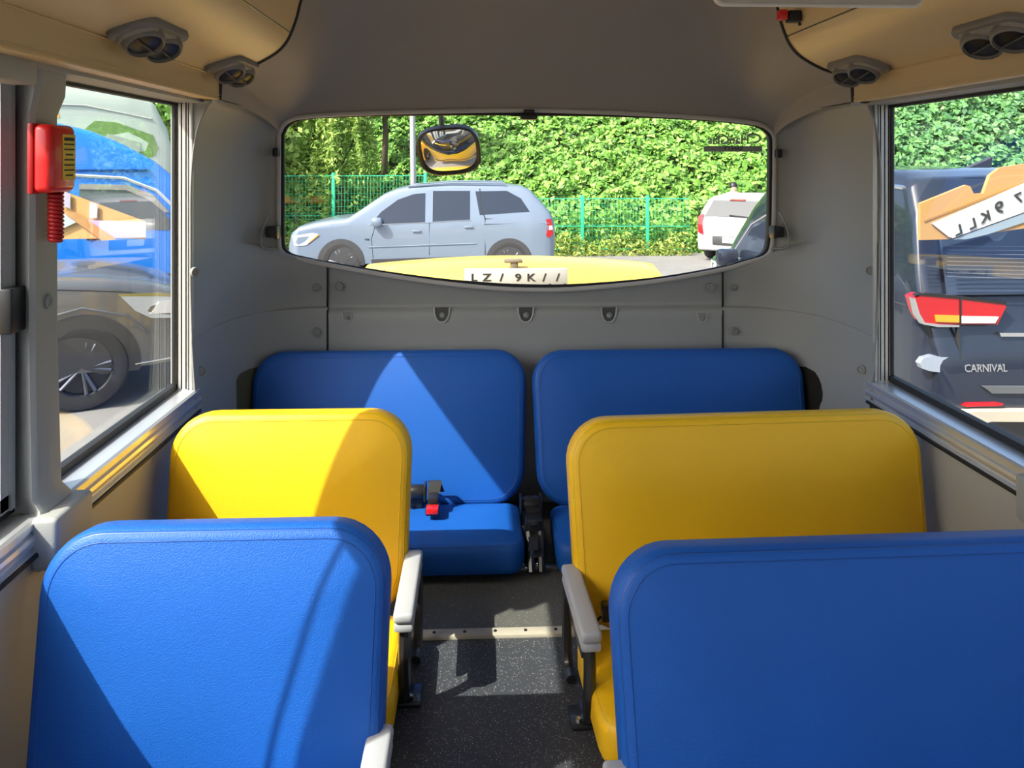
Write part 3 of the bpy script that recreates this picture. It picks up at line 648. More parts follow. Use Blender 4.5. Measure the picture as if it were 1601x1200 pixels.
# ================================================================ OUTSIDE
b = MB(); b.box((0, 12, GZ-0.05), (80, 60, 0.1)); gr = struct(b.build('ground', ASPH), 'sunlit grey asphalt of the parking lot')
def leaves(name, pts, nrm, size, m, parent=None, jit=0.9, asp=0.62):
    n = len(pts); d = rng.normal(size=(n, 3))*jit+nrm; d /= np.linalg.norm(d, axis=1)[:, None]
    a = rng.normal(size=(n, 3)); t = np.cross(d, a); t /= np.linalg.norm(t, axis=1)[:, None]; u = np.cross(d, t)
    s = (size*(0.6+0.8*rng.random(n)))[:, None]
    V = np.empty((n, 4, 3)); V[:, 0] = pts-t*s; V[:, 1] = pts+u*s*asp+d*s*0.18; V[:, 2] = pts+t*s; V[:, 3] = pts-u*s*asp+d*s*0.18
    me = bpy.data.meshes.new(name); me.vertices.add(n*4); me.vertices.foreach_set('co', V.reshape(-1))
    me.loops.add(n*4); me.loops.foreach_set('vertex_index', np.arange(n*4, dtype=np.int32)); me.polygons.add(n)
    me.polygons.foreach_set('loop_start', np.arange(0, n*4, 4, dtype=np.int32)); me.polygons.foreach_set('loop_total', np.full(n, 4, dtype=np.int32))
    me.update(calc_edges=True); me.validate(); me.materials.append(m)
    return put(bpy.data.objects.new(name, me), parent)
IVY = leafmat('ivy_leaf', [(0.05, 0.14, 0.02), (0.12, 0.30, 0.04), (0.19, 0.42, 0.06), (0.26, 0.50, 0.08), (0.34, 0.56, 0.12)])
IVYB = leafmat('ivy_leaf_cool', [(0.04, 0.13, 0.05), (0.09, 0.25, 0.09), (0.15, 0.36, 0.11), (0.20, 0.42, 0.12)])
WILL = leafmat('willow_leaf', [(0.16, 0.30, 0.05), (0.30, 0.46, 0.08), (0.42, 0.56, 0.12)])
DARK = leafmat('dark_leaf', [(0.02, 0.06, 0.02), (0.05, 0.13, 0.04), (0.09, 0.20, 0.05)])
WEED = leafmat('weed_leaf', [(0.14, 0.24, 0.04), (0.30, 0.42, 0.07), (0.42, 0.44, 0.10), (0.20, 0.36, 0.05)])
# vine covered slope behind the fence
def hillz(x, y):
    f = np.clip((y-19.6)/6.0, 0, 1)
    return GZ+4.4*f**0.75+0.22*np.sin(x*0.9+y*1.3)*f+0.15*np.sin(x*2.1-y*0.7)*f+0.10*x*f*(x > 0)*0.6
xs = np.linspace(-19, 26, 90); ys = np.linspace(19.4, 27, 22)
b = MB(); b.grid([[(x, y, float(hillz(np.float64(x), np.float64(y)))) for x in xs] for y in ys]); b.box((3, 28.5, -0.2), (46, 3, 2.0))
struct(b.build('hill', SOIL, None, 180, fix=False), 'steep slope overgrown with vines behind the fence')
def hill_leaves(n, x0, x1, size, m, name, lab):
    x = rng.uniform(x0, x1, n); y = 19.5+7.0*rng.random(n)**1.1
    e = 0.05; z = hillz(x, y); gx = (hillz(x+e, y)-z)/e; gy = (hillz(x, y+e)-z)/e
    nr = np.stack([-gx, -gy, np.ones(n)], 1); nr /= np.linalg.norm(nr, axis=1)[:, None]
    clump = 0.16+0.16*np.sin(x*3.1+1.7*np.sin(y*2.3))*np.sin(y*4.1+x*0.8)+0.12*np.sin(x*7.3)*np.sin(y*8.9+z*3)
    p = np.stack([x, y, z], 1)+nr*(np.clip(clump, 0, 1)+0.14*rng.random(n))[:, None]
    o = leaves(name, p, nr*1.3+np.array([-0.3, -0.5, 0.3]), np.full(n, size), m); return tag(o, lab, 'vines', None, 'stuff')
hill_leaves(52000, -5.5, 9.5, 0.085, IVY, 'vine_leaves', 'bright green vine leaves covering the slope behind the parked cars')
hill_leaves(24000, 9.5, 21, 0.10, IVYB, 'vine_leaves', 'green vine leaves on the slope seen through the right window')
hill_leaves(9000, -16, -5.5, 0.12, IVY, 'vine_leaves', 'green vine leaves on the slope beyond the blue truck')
# weeds at the foot of the fence
n = 9000; x = rng.uniform(-6, 5.0, n); y = 17.75+1.2*rng.random(n); z = GZ+0.55*rng.random(n)**1.6*(0.5+0.5*np.sin(x*2.3)**2)
tag(leaves('weeds', np.stack([x, y, z], 1), np.tile(np.array([0, -0.6, 0.8]), (n, 1)), np.full(n, 0.06), WEED, None, 1.2, 0.35), 'yellow green weeds along the foot of the green fence', 'weeds', None, 'stuff')
n = 3400; x = rng.uniform(1.2, 5.6, n); y = 18.42+0.35*rng.random(n); z = GZ+1.30*rng.random(n)**1.9*(0.72+0.28*np.sin(x*2.9+1)*np.sin(x*1.3))
tag(leaves('climbing_vines', np.stack([x, y, z], 1), np.tile(np.array([-0.2, -0.7, 0.6]), (n, 1)), np.full(n, 0.065), IVY, None, 0.9, 0.6), 'green vines climbing over the low fence', 'vines', None, 'stuff')
# trees
def tree(px, t, h, rad, m, name, label, trunk=0.10, drop=False, n=5000, size=0.10, py=None):
    c = Pt(px, HOR, t); base = Vector((c.x, c.y, float(hillz(np.float64(c.x), np.float64(c.y))) if c.y > 19.6 else GZ))
    r = empty(name, base, label, 'tree')
    one(lambda q: q.tube([(0, 0, 0), (0.05, 0.02, h*0.35), (-0.05, 0, h*0.7), (0.02, 0, h*0.95)], [trunk, trunk*0.8, trunk*0.5, trunk*0.15], 8), 'trunk', BARK, r, 180)
    for k in range(5):
        a = k*1.3; one(lambda q: q.tube([(0, 0, h*(0.4+0.08*k)), (rad*0.35*math.cos(a), rad*0.35*math.sin(a), h*(0.6+0.06*k)), (rad*0.7*math.cos(a), rad*0.7*math.sin(a), h*(0.72+0.05*k))], [trunk*0.4, trunk*0.25, trunk*0.08], 6), 'branch', BARK, r, 180)
    if drop:
        k = 150; st = []
        for _ in range(k):
            a = rng.random()*2*PI; rr_ = rad*math.sqrt(rng.random()); L = h*(0.25+0.5*rng.random()); z0 = h*(0.98-0.25*(rr_/rad)**2)
            m_ = int(n/k); tt = np.sort(rng.random(m_))
            st.append(np.stack([rr_*math.cos(a)*(0.7+0.3*tt)+0.04*rng.normal(size=m_), rr_*math.sin(a)*(0.7+0.3*tt)+0.04*rng.normal(size=m_), z0-tt*L], 1))
        p = np.concatenate(st); nr = np.tile(np.array([0, -0.8, 0.3]), (len(p), 1))
    else:
        lobes = [(rng.normal(size=3)*np.array([0.42, 0.42, 0.28])) for _ in range(9)]
        p = []
        for lb_ in lobes:
            m_ = n//9; d = rng.normal(size=(m_, 3)); d /= np.linalg.norm(d, axis=1)[:, None]
            p.append((lb_+d*0.5*(0.75+0.25*rng.random((m_, 1))))*np.array([rad, rad, h*0.42])+np.array([0, 0, h*0.66]))
        p = np.concatenate(p); nr = (p-np.array([0, 0, h*0.6])); nr /= np.linalg.norm(nr, axis=1)[:, None]
    o = leaves('foliage', p, nr, np.full(len(p), size), m, r, 0.9, 0.3 if drop else 0.6); o['kind'] = 'stuff'
tree(528, 19.0, 4.6, 1.15, WILL, 'willow_tree', 'yellow green willow with hanging branches beyond the left fence', 0.10, True, 9000, 0.075)
tree(462, 18.8, 3.9, 0.85, WILL, 'leafy_tree', 'light green tree at the left edge of the rear window', 0.08, False, 4500, 0.08)
tree(600, 21.0, 4.2, 1.2, IVY, 'bushy_tree', 'rounded green bushy tree right of the willow', 0.10, False, 6000, 0.085)
tree(655, 25.5, 4.4, 2.0, DARK, 'dark_tree', 'dark green tree at the top of the slope left of the mirror', 0.14, False, 6000, 0.11)
tree(780, 27.0, 3.9, 2.0, DARK, 'dark_tree', 'dark green tree behind the slope right of the mirror arm', 0.14, False, 5000, 0.11)
tree(285, 17.5, 6.2, 1.5, IVY, 'leafy_tree', 'green tree beyond the blue truck at the rear edge of the left window', 0.12, False, 6000, 0.10)
tree(190, 21.0, 7.2, 2.4, WILL, 'leafy_tree', 'pale green tree behind the white bus beyond the left window', 0.14, False, 6000, 0.12)
tree(1440, 27.0, 4.0, 1.8, DARK, 'dark_tree', 'dark tree on the hill top at the rear edge of the right window', 0.12, False, 4000, 0.12)

# fence: posts, rails and welded wire mesh
def fence(pxs, t0, t1, ztop, label):
    a = Pt(pxs[0], HOR, t0); e = Pt(pxs[-1], HOR, t1)
    r = empty('mesh_fence', (a.x, a.y, GZ), label, 'fence')
    d = Vector((e.x-a.x, e.y-a.y, 0)); L = d.length; d.normalize()
    H = ztop-GZ
    for k, px in enumerate(pxs):
        if k in (0, len(pxs)-1) and px not in KEEP: continue
        f = (px-pxs[0])/(pxs[-1]-pxs[0]); p = d*(L*f)
        one(lambda q: q.rbox((p.x, p.y, H/2+0.03), (0.075, 0.075, H+0.1), 0.008), 'post', FGRN, r)
    for z in (H, H*0.5, 0.12): one(lambda q: q.tube([(0, 0, z), (d.x*L, d.y*L, z)], 0.010, 6), 'rail', FGRN, r)
    nv = int(L/0.075); q = MB()
    for i in range(nv+1):
        p = d*(L*i/nv); q.tube([(p.x, p.y-0.01, 0.05), (p.x, p.y-0.01, H)], 0.0032, 4)
    for j in range(int(H/0.15)): q.tube([(0, -0.012, 0.1+j*0.15), (d.x*L, d.y*L-0.012, 0.1+j*0.15)], 0.0030, 4)
    o = q.build('wire_mesh', FGRN, r, 180); o['kind'] = 'stuff'
KEEP = (520, 665, 910, 1012)
fence([395, 520, 665], 17.9, 18.3, 1.24-20*18/1200, 'tall green welded mesh fence behind the silver pickup, left stretch')
fence([665, 700, 910, 1012, 1078], 18.3, 18.4, 1.24-56*18.2/1200, 'low green mesh fence right of the silver pickup, grown over with vines')
one(lambda q: q.tube([Pt(430, 312, 18.9), Pt(522, 312, 19.0)], 0.09, 8), 'barrier_pipe', mat('orange_pipe', (0.75, 0.30, 0.04), 0.5)); tag(bpy.data.objects['barrier_pipe'], 'orange barrier pipe behind the left fence', 'pipe')
c = Pt(648, HOR, 17.0)
po = empty('light_pole', (c.x, c.y, GZ), 'grey steel light pole behind the silver pickup', 'pole')
one(lambda q: q.tube([(0, 0, 0), (-0.06, 0, 4.2), (-0.1, 0, 7.0)], [0.075, 0.055, 0.04], 10), 'pole_shaft', POLE, po)
one(lambda q: q.rbox((0, 0, 0.02), (0.26, 0.26, 0.04), 0.01), 'base_plate', POLE, po)

# ---------------------------------------------------------------- cars
def wheel(root, x, y, r, wdt, sgn, rim, spokes, name='wheel', rr_=0.66):
    M = Matrix.Translation((x, y, r)) @ Matrix.Rotation(-sgn*PI/2, 4, 'X')
    h = wdt/2
    o = one(lambda q: q.lathe([(r*rr_*0.97, -h), (r*0.93, -h), (r, -h*0.65), (r, h*0.65), (r*0.95, h*0.95), (r*0.85, h), (r*rr_, h*0.92), (r*rr_*0.97, h*0.4)], 36, M), name, TYRE, root, 40)
    one(lambda q: q.lathe([(r*rr_, h*0.93), (r*rr_*0.95, h*0.85), (r*rr_*0.90, h*0.45), (0, h*0.30)], 30, M), 'rim', BLK, o, 40)
    q = MB()
    for k in range(spokes):
        a = 2*PI*k/spokes
        for da in (-0.16, 0.16):
            u = Vector((math.cos(a+da*0.4), math.sin(a+da*0.4), 0)); v = Vector((math.cos(a+da), math.sin(a+da), 0))
            q.tube([u*(r*0.10)+Vector((0, 0, h*0.72)), v*(r*rr_*0.94)+Vector((0, 0, h*0.88))], r*0.038, 5)
    q.lathe([(0, h*0.8), (r*0.12, h*0.78), (r*0.14, h*0.6)], 14); b2 = MB(); b2.add(q.v, q.f, M); b2.build('spokes', RIMS if rim is RIMS else mat('spoke_dark', (0.16, 0.17, 0.20), 0.25, metal=0.8), o, 40)
def car(name, label, loc, rz, sp):
    """profile stations (x, z_bottom, z_top, half_width) from tail to nose, nose towards +x"""
    root = empty(name, loc, label, sp.get('cat', 'car'), None, rz)
    st = sp['st']; belt, H, tum = sp['belt'], max(s[2] for s in st), sp.get('tum', 0.2)
    def wf(z):
        if z < 0.5: return 1-0.10*((0.5-z)/0.5)**2
        if z <= belt: return 1-0.025*((z-0.5)/(belt-0.5))**2
        return 0.975-tum*((z-belt)/(H-belt))**1.15
    X = np.array([s[0] for s in st])
    fz0 = lambda x: float(np.interp(x, X, [s[1] for s in st])); fz1 = lambda x: float(np.interp(x, X, [s[2] for s in st])); fw = lambda x: float(np.interp(x, X, [s[3] for s in st]))
    xs_ = sorted(set([round(v, 4) for v in list(X)+list(np.linspace(X[0], X[-1], 48))]))
    rows = []
    for x in xs_:
        z0, z1, hw = fz0(x), fz1(x), fw(x); side = []
        K = 11; rt = min(0.07, (z1-z0)*0.25)
        for k in range(K+1):
            z = z0+(z1-rt-z0)*k/K; side.append((hw*wf(z), z))
        yl = side[-1][0]; side += [(yl-0.25*rt, z1-rt*0.5), (yl-0.9*rt, z1-rt*0.12), (yl*0.7, z1+0.006), (yl*0.35, z1+0.014)]
        rows.append([(x, 0, z0)]+[(x, y, z) for y, z in side]+[(x, 0, z1+0.017)]+[(x, -y, z) for y, z in side[::-1]])
    q = MB(); q.rings(rows); q.build('body', sp['paint'], root, 50)
    sy = lambda x, z, s, off: s*(fw(x)*wf(z)+off)
    def panel(pn, pts, m, s, off=0.006, th=0.02, parent=None):
        pp = []
        for i in range(len(pts)):
            a, c2 = pts[i], pts[(i+1) % len(pts)]
            for k in range(3): pp.append((a[0]+(c2[0]-a[0])*k/3, a[1]+(c2[1]-a[1])*k/3))
        f = [Vector((x, sy(x, z, s, off), z)) for x, z in pp]; bk_ = [Vector((x, sy(x, z, s, off-th), z)) for x, z in pp]
        q = MB(); q.prism(f, bk_); return q.build(pn, m, parent or root, 50)
    for s in sp.get('sides', (1, -1)):
        for it in sp.get('panels', []): panel(it[0], it[1], it[2], s, *(it[3:4] or (0.006,)))
        for it in sp.get('lines', []):
            one(lambda q: q.tube([(x, sy(x, z, s, 0.002), z) for x, z in it[1]], it[3], 5), it[0], it[2], root)
        for it in sp.get('boxes', []):
            x, z = it[1]; one(lambda q: q.rbox((x, sy(x, z, s, it[4] if len(it) > 4 else 0.012), z), it[2], min(it[2])*0.35), it[0], it[3], root)
    for s in (1, -1):
        for wx in sp['wx']:
            r = sp['wr']; y = s*fw(wx)*0.97
            ar = sp.get('arch', r+0.075); M = Matrix.Translation((wx, 0, r))
            rws = []
            for fr_ in (0.02, 0.35, 0.65, 0.85, 1.0):
                rw = []
                for k in range(25):
                    a = R(-25+230*k/24); x, z = wx+ar*fr_*math.cos(a), r+ar*fr_*math.sin(a); z = max(z, fz0(x)-0.03)
                    rw.append(Vector((x, s*(fw(x)*wf(z)+0.006), z)))
                rws.append(rw)
            rws.append([Vector((p.x, s*0.45, p.z)) for p in rws[-1]])
            q = MB(); q.grid(rws); q.build('wheel_arch', sp.get('archm', CLAD), root)
            wheel(root, wx, s*(fw(wx)*wf(0.35)+0.018-0.105), r, 0.21, s, sp.get('rim', RIMS), sp.get('spokes', 5))
    for it in sp.get('cross', []):                              # glass and strips laid across the body: name, (x,z) a -> b, half width factor, material, offset
        nm_, (x0, z0), (x1, z1), k0, k1, m_, off = it
        nrm = Vector((-(z1-z0), 0, x1-x0)).normalized()
        if nrm.z < 0: nrm = -nrm
        rws = []
        for j in range(2):
            x, z, kk = ((x0, z0, k0), (x1, z1, k1))[j]
            rws.append([Vector((x, fw(x)*wf(z)*kk*f, z+0.0))+nrm*(off+0.012*(1-f*f)) for f in np.linspace(-1, 1, 9)])
        q = MB(); q.prism(rws[0]+rws[1][::-1], [p-nrm*0.02 for p in rws[0]+rws[1][::-1]]); q.build(nm_, m_, root)
    root['_'] = 0; del root['_']
    return root, sy, fw, panel

# silver pickup with hard top, nose to the left
c = Pt(533, HOR, 13.95)
m86 = lambda px: (533-px)/86.0                                  # its own lengths, measured along its side
hz = lambda py: (445-py)/86.0
pickup = dict(cat='car', paint=SILV, belt=1.07, tum=0.17, wx=(0.0, -3.06), wr=0.365, arch=0.43, archm=CLAD, rim=RIMS, spokes=5, sides=(1, -1),
  st=[(-3.92, 0.62, 0.98, 0.80), (-3.88, 0.40, 1.18, 0.88), (-3.80, 0.36, 1.30, 0.92), (-3.62, 0.36, 1.50, 0.94), (-3.47, 0.36, 1.66, 0.95), (-3.30, 0.36, 1.735, 0.95), (-2.9, 0.36, 1.775, 0.95), (-2.0, 0.34, 1.79, 0.95), (-1.35, 0.34, 1.765, 0.95),
      (-1.0, 0.34, 1.70, 0.95), (-0.75, 0.34, 1.60, 0.95), (-0.40, 0.34, 1.36, 0.95), (-0.10, 0.34, 1.16, 0.95), (0.2, 0.34, 1.13, 0.94), (0.5, 0.34, 1.08, 0.92), (0.8, 0.34, 1.00, 0.88), (0.93, 0.36, 0.90, 0.80), (0.99, 0.40, 0.72, 0.72)],
  panels=[('door_window', [(-1.52, 1.10), (-1.52, 1.62), (-1.30, 1.60), (-1.02, 1.50), (-0.72, 1.28), (-0.52, 1.04)], CARGL),
          ('door_window', [(-2.34, 1.14), (-2.34, 1.66), (-1.66, 1.66), (-1.66, 1.11)], CARGL),
          ('canopy_window', [(-2.52, 1.22), (-2.44, 1.65), (-3.02, 1.66), (-3.28, 1.52), (-3.44, 1.28)], CARGL),
          ('pillar_trim', [(-1.66, 1.09), (-1.66, 1.67), (-1.53, 1.67), (-1.53, 1.08)], SILV, 0.010),
          ('headlamp', [(0.90, 0.84), (0.86, 0.66), (0.62, 0.68), (0.42, 0.88), (0.52, 0.90)], LENS, 0.012),
          ('turn_signal', [(0.62, 0.70), (0.42, 0.88), (0.40, 0.86), (0.58, 0.72)], AMBL, 0.016),
          ('tail_lamp', [(-3.84, 1.14), (-3.88, 0.86), (-3.80, 0.80), (-3.74, 0.84), (-3.78, 1.00), (-3.74, 1.14)], REDL, 0.014),
          ('tail_lamp_clear', [(-3.86, 1.02), (-3.87, 0.94), (-3.79, 0.94), (-3.80, 1.02)], WHL, 0.018),
          ('side_skirt', [(-0.55, 0.36), (-0.55, 0.42), (-2.45, 0.47), (-2.45, 0.40)], CLAD, 0.012)],
  lines=[('door_seam', [(-0.62, 1.04), (-0.55, 0.8), (-0.58, 0.45)], INK, 0.005), ('door_seam', [(-1.60, 1.08), (-1.60, 0.5)], INK, 0.005), ('door_seam', [(-2.52, 1.70), (-2.56, 1.3), (-2.62, 1.16), (-2.62, 0.5)], INK, 0.009),
         ('canopy_seam', [(-2.60, 1.15), (-3.86, 1.13)], INK, 0.006), ('swage_line', [(-0.5, 0.64), (-2.45, 0.70)], SILV, 0.012), ('swage_line', [(-2.6, 1.06), (-3.8, 1.06)], SILV, 0.012), ('window_strip', [(-0.5, 1.045), (-1.5, 1.085), (-2.36, 1.12)], CHR, 0.008),
         ('roof_rail', [(-1.2, 1.74), (-2.0, 1.80), (-3.0, 1.79)], SILV, 0.02)],
  boxes=[('door_handle', (-1.37, 0.93), (0.16, 0.03, 0.035), SILV), ('door_handle', (-2.32, 1.00), (0.16, 0.03, 0.035), SILV), ('side_mirror', (-0.66, 1.10), (0.20, 0.16, 0.17), SILV, 0.09), ('side_marker', (-0.47, 0.79), (0.08, 0.01, 0.018), CLAD)],
  cross=[('windscreen', (-0.20, 1.21), (-0.98, 1.66), 0.86, 0.84, CARGL, 0.012), ('rear_glass', (-3.86, 1.22), (-3.50, 1.62), 0.8, 0.8, CARGL, 0.012)])
car('silver_pickup', 'silver pickup with closed canopy parked broadside behind the bus', (c.x, c.y+0.95, GZ), PI, pickup)

# white hatchback, tail towards the bus
c = Pt(1160, HOR, 17.2)
hatch = dict(paint=WHT, belt=0.95, tum=0.22, wx=(-1.0, 1.40), wr=0.30, rim=RIMS,
  st=[(-1.80, 0.42, 0.70, 0.70), (-1.78, 0.28, 0.86, 0.78), (-1.70, 0.24, 0.96, 0.82), (-1.50, 0.22, 1.22, 0.84), (-1.38, 0.22, 1.38, 0.84), (-1.2, 0.22, 1.43, 0.84), (-0.4, 0.22, 1.47, 0.84), (0.4, 0.22, 1.43, 0.84), (0.8, 0.22, 1.28, 0.84), (1.15, 0.22, 1.02, 0.83), (1.6, 0.24, 0.90, 0.78), (1.8, 0.30, 0.65, 0.66)],
  panels=[('door_window', [(-0.2, 0.98), (-0.2, 1.40), (0.35, 1.36), (0.85, 1.0)], CARGL), ('door_window', [(-1.3, 1.02), (-1.15, 1.38), (-0.28, 1.40), (-0.28, 0.98)], CARGL),
          ('tail_lamp', [(-1.74, 0.92), (-1.775, 0.62), (-1.64, 0.60), (-1.66, 0.80), (-1.58, 1.02)], REDL, 0.012)],
  lines=[('door_seam', [(-0.24, 0.98), (-0.24, 0.35)], INK, 0.004)], boxes=[('side_mirror', (0.78, 1.0), (0.12, 0.14, 0.12), WHT, 0.08)],
  cross=[('rear_glass', (-1.68, 0.985), (-1.42, 1.335), 0.84, 0.80, mat('rear_glass_grey', (0.06, 0.065, 0.07), 0.45), 0.012), ('windscreen', (1.1, 1.06), (0.5, 1.44), 0.88, 0.85, CARGL, 0.012)])
h0, hsy, hfw, hp = car('white_hatchback', 'white hatchback with its tail to the bus near the vine slope', (6.52, 17.85, GZ), R(54), hatch)
one(lambda q: q.rbox((-1.43, 0, 1.365), (0.08, 0.34, 0.04), 0.01), 'brake_lamp', mat('brake_lamp_red', (0.55, 0.08, 0.06), 0.3), h0)
one(lambda q: q.rbox((-1.80, 0.0, 0.48), (0.05, 0.9, 0.20), 0.03), 'bumper_insert', CLAD, h0)
one(lambda q: q.rbox((-1.825, 0.05, 0.50), (0.02, 0.34, 0.13), 0.005), 'number_plate', PLATE, h0)
one(lambda q: q.tube([(-1.71, -0.30, 1.00), (-1.70, 0.10, 1.03)], 0.015, 6), 'rear_wiper', BLK, h0)
one(lambda q: q.rbox((-1.765, 0, 0.86), (0.02, 0.12, 0.05), 0.01), 'emblem', CLAD, h0)
for y in (0.66, -0.66): one(lambda q: q.lathe([(0, 0.02), (0.04, 0.02), (0.045, 0)], 12, Matrix.Translation((-1.76, y, 0.44)) @ Matrix.Rotation(-PI/2, 4, 'Y')), 'reflector', REDL, h0)
for y in (0.70, -0.70): one(lambda q: q.slab([(-1.84, y-0.06, 0.60), (-1.82, y+0.06, 0.64), (-1.79, y+0.08, 0.98), (-1.75, y-0.01, 1.06), (-1.82, y-0.03, 0.80)], (0.12, 0, 0)), 'tail_lamp', REDL, h0)

# dark van close by on the right, tail towards the camera
vr = Pt(1500, 485, 5.0)
van = dict(cat='van', paint=NAVY, belt=1.28, tum=0.13, wx=(-1.55, 1.50), wr=0.36, rim=RIMD,
  st=[(-2.56, 0.45, 0.75, 0.80), (-2.54, 0.36, 0.98, 0.92), (-2.46, 0.30, 1.22, 0.965), (-2.36, 0.28, 1.50, 0.985), (-2.24, 0.28, 1.86, 0.99), (-2.12, 0.28, 2.05, 0.99), (-1.8, 0.28, 2.12, 0.99), (-0.4, 0.28, 2.13, 0.99), (0.25, 0.28, 2.06, 0.99), (0.75, 0.28, 1.76, 0.99), (1.25, 0.28, 1.36, 0.98), (1.5, 0.28, 1.16, 0.97), (2.2, 0.28, 1.04, 0.92), (2.46, 0.30, 0.86, 0.84), (2.56, 0.36, 0.66, 0.72)],
  panels=[('side_window', [(-2.10, 1.30), (-2.02, 1.66), (-0.95, 1.68), (-0.95, 1.27)], CARGL), ('side_window', [(-0.88, 1.27), (-0.88, 1.68), (0.12, 1.66), (0.12, 1.24)], CARGL), ('side_window', [(0.2, 1.22), (0.2, 1.64), (0.70, 1.48), (1.22, 1.12)], CARGL),
          ('headlamp', [(2.30, 0.96), (2.42, 0.78), (2.0, 0.86), (1.85, 0.98)], LENS, 0.012)],
  lines=[('door_seam', [(-0.91, 1.68), (-0.91, 0.4)], INK, 0.005), ('door_seam', [(0.16, 1.68), (0.16, 0.4)], INK, 0.005), ('roof_rail', [(-2.05, 2.0), (-0.5, 2.06), (0.2, 2.02)], CHR, 0.016), ('door_seam', [(-2.3, 1.22), (-0.2, 1.2)], INK, 0.005), ('window_strip', [(0.2, 1.70), (0.72, 1.53), (1.27, 1.15)], CHR, 0.012), ('window_strip', [(1.2, 1.12), (0.2, 1.19)], CHR, 0.010)],
  boxes=[('side_mirror', (1.02, 1.14), (0.13, 0.24, 0.19), NAVY, 0.14), ('door_handle', (-0.05, 1.02), (0.18, 0.03, 0.035), CHR), ('door_handle', (-1.0, 1.04), (0.18, 0.03, 0.035), CHR)],
  cross=[('windscreen', (1.40, 1.24), (0.46, 1.97), 0.9, 0.86, CARGL, 0.012), ('rear_glass', (-2.46, 1.32), (-2.23, 1.93), 0.86, 0.86, mat('rear_glass_navy', (0.035, 0.05, 0.085), 0.12, spec=0.8), 0.014)])
vx = vr.x-0.30+0.99; vy = 4.72
v0, vsy, vfw, vp = car('dark_van', 'dark navy high roofed van parked beside the right window, tail to the camera', (vx, vy+2.56, GZ), PI/2, van)
# tailgate details are set where the tailgate is: local x = -(distance behind), y = to the left
def V(px, py, back=0.0):                                         # a point on the tailgate plane of the van, in the van's own frame
    Yp = vy+0.03+back; p = P(px, py, Yp); return Vector((p.y-(vy+2.56), -(p.x-vx), p.z-GZ))
def tgate(name, pts, m, back=0.0, th=0.04, parent=None):
    f = [V(x, y, back) for x, y in pts]; q = MB(); q.slab(f, (th, 0, 0)); return q.build(name, m, parent or v0)
tl = tgate('tail_lamp', [(1431, 466), (1440, 461), (1470, 463), (1502, 467), (1572, 475), (1573, 480), (1566, 494), (1560, 507), (1502, 507), (1470, 507), (1446, 504), (1438, 490)], REDL, -0.02, 0.12)
tgate('lamp_chrome', [(1428, 466), (1431, 466), (1438, 490), (1446, 504), (1470, 507), (1500, 508), (1500, 511), (1466, 511), (1444, 507), (1434, 492)], CHR, -0.022, 0.05, tl)
tgate('turn_signal', [(1462, 492), (1500, 493), (1500, 504), (1464, 503)], AMBL, -0.028, 0.02, tl)
tgate('reversing_lamp', [(1504, 494), (1562, 495), (1556, 505), (1504, 505)], WHL, -0.028, 0.02, tl)
tgate('lamp_divider', [(1501, 466), (1503, 466), (1503, 508), (1501, 508)], BLK, -0.027, 0.02, tl)
tgate('lamp_brow', [(1432, 462), (1440, 458), (1470, 460), (1574, 472), (1574, 476), (1502, 467), (1440, 461.5)], BLK, -0.026, 0.05, tl)
tgate('bumper_reflector', [(1505, 634), (1512, 630), (1560, 629), (1570, 631), (1566, 634), (1512, 636)], REDL, -0.05, 0.08)
tgate('chrome_strip', [(1563, 520), (1700, 520), (1700, 526), (1565, 526)], CHR, -0.012, 0.05)
tgate('lamp_reflector', [(1438, 568), (1444, 560), (1458, 556), (1472, 558), (1496, 558), (1501, 580), (1480, 583), (1454, 580), (1442, 576)], mat('silver_blob', (0.5, 0.56, 0.66), 0.25, metal=0.5), -0.012, 0.05)
tgate('bumper_step', [(1536, 604), (1700, 604), (1700, 615), (1552, 615)], mat('step_grey', (0.11, 0.115, 0.12), 0.5), -0.05, 0.1)
tgate('bumper_guard', [(1492, 656), (1510, 645), (1530, 643), (1700, 643), (1700, 660), (1550, 659), (1535, 663), (1500, 662)], mat('beige_guard', (0.52, 0.46, 0.36), 0.5), -0.10, 0.12)
tgate('bumper_lower', [(1480, 664), (1700, 662), (1700, 745), (1500, 730)], mat('olive_lower', (0.10, 0.09, 0.06), 0.7), -0.02, 0.1)
tgate('tailgate_seam', [(1497, 511), (1499, 511), (1503, 555), (1499, 625), (1497, 625), (1501, 555)], INK, -0.014, 0.03)
for k in range(9): tgate('heater_wire', [(1482, 384+k*6), (1700, 386+k*6.4), (1700, 386.8+k*6.4), (1482, 384.8+k*6)], mat('wire_dull', (0.13, 0.15, 0.19), 0.5), 0.06-0.012*k, 0.01)
o_ = V(1541, 575.5, -0.022)
text('CARNIVAL', 0.068, CHR, frame_M(o_, (0, -1, 0), (0, 0, 1)) @ Matrix.Scale(0.86, 4, (1, 0, 0)), v0, 'model_lettering', 0.004, 0.0008)
fin = MB(); f0 = V(1515, 262, 0.45); fin.slab([f0, f0+Vector((0, -0.16, 0)), f0+Vector((-0.02, -0.155, 0.075)), f0+Vector((-0.02, -0.12, 0.055))], (0.06, 0, 0)); fin.build('roof_fin', CLAD, v0)
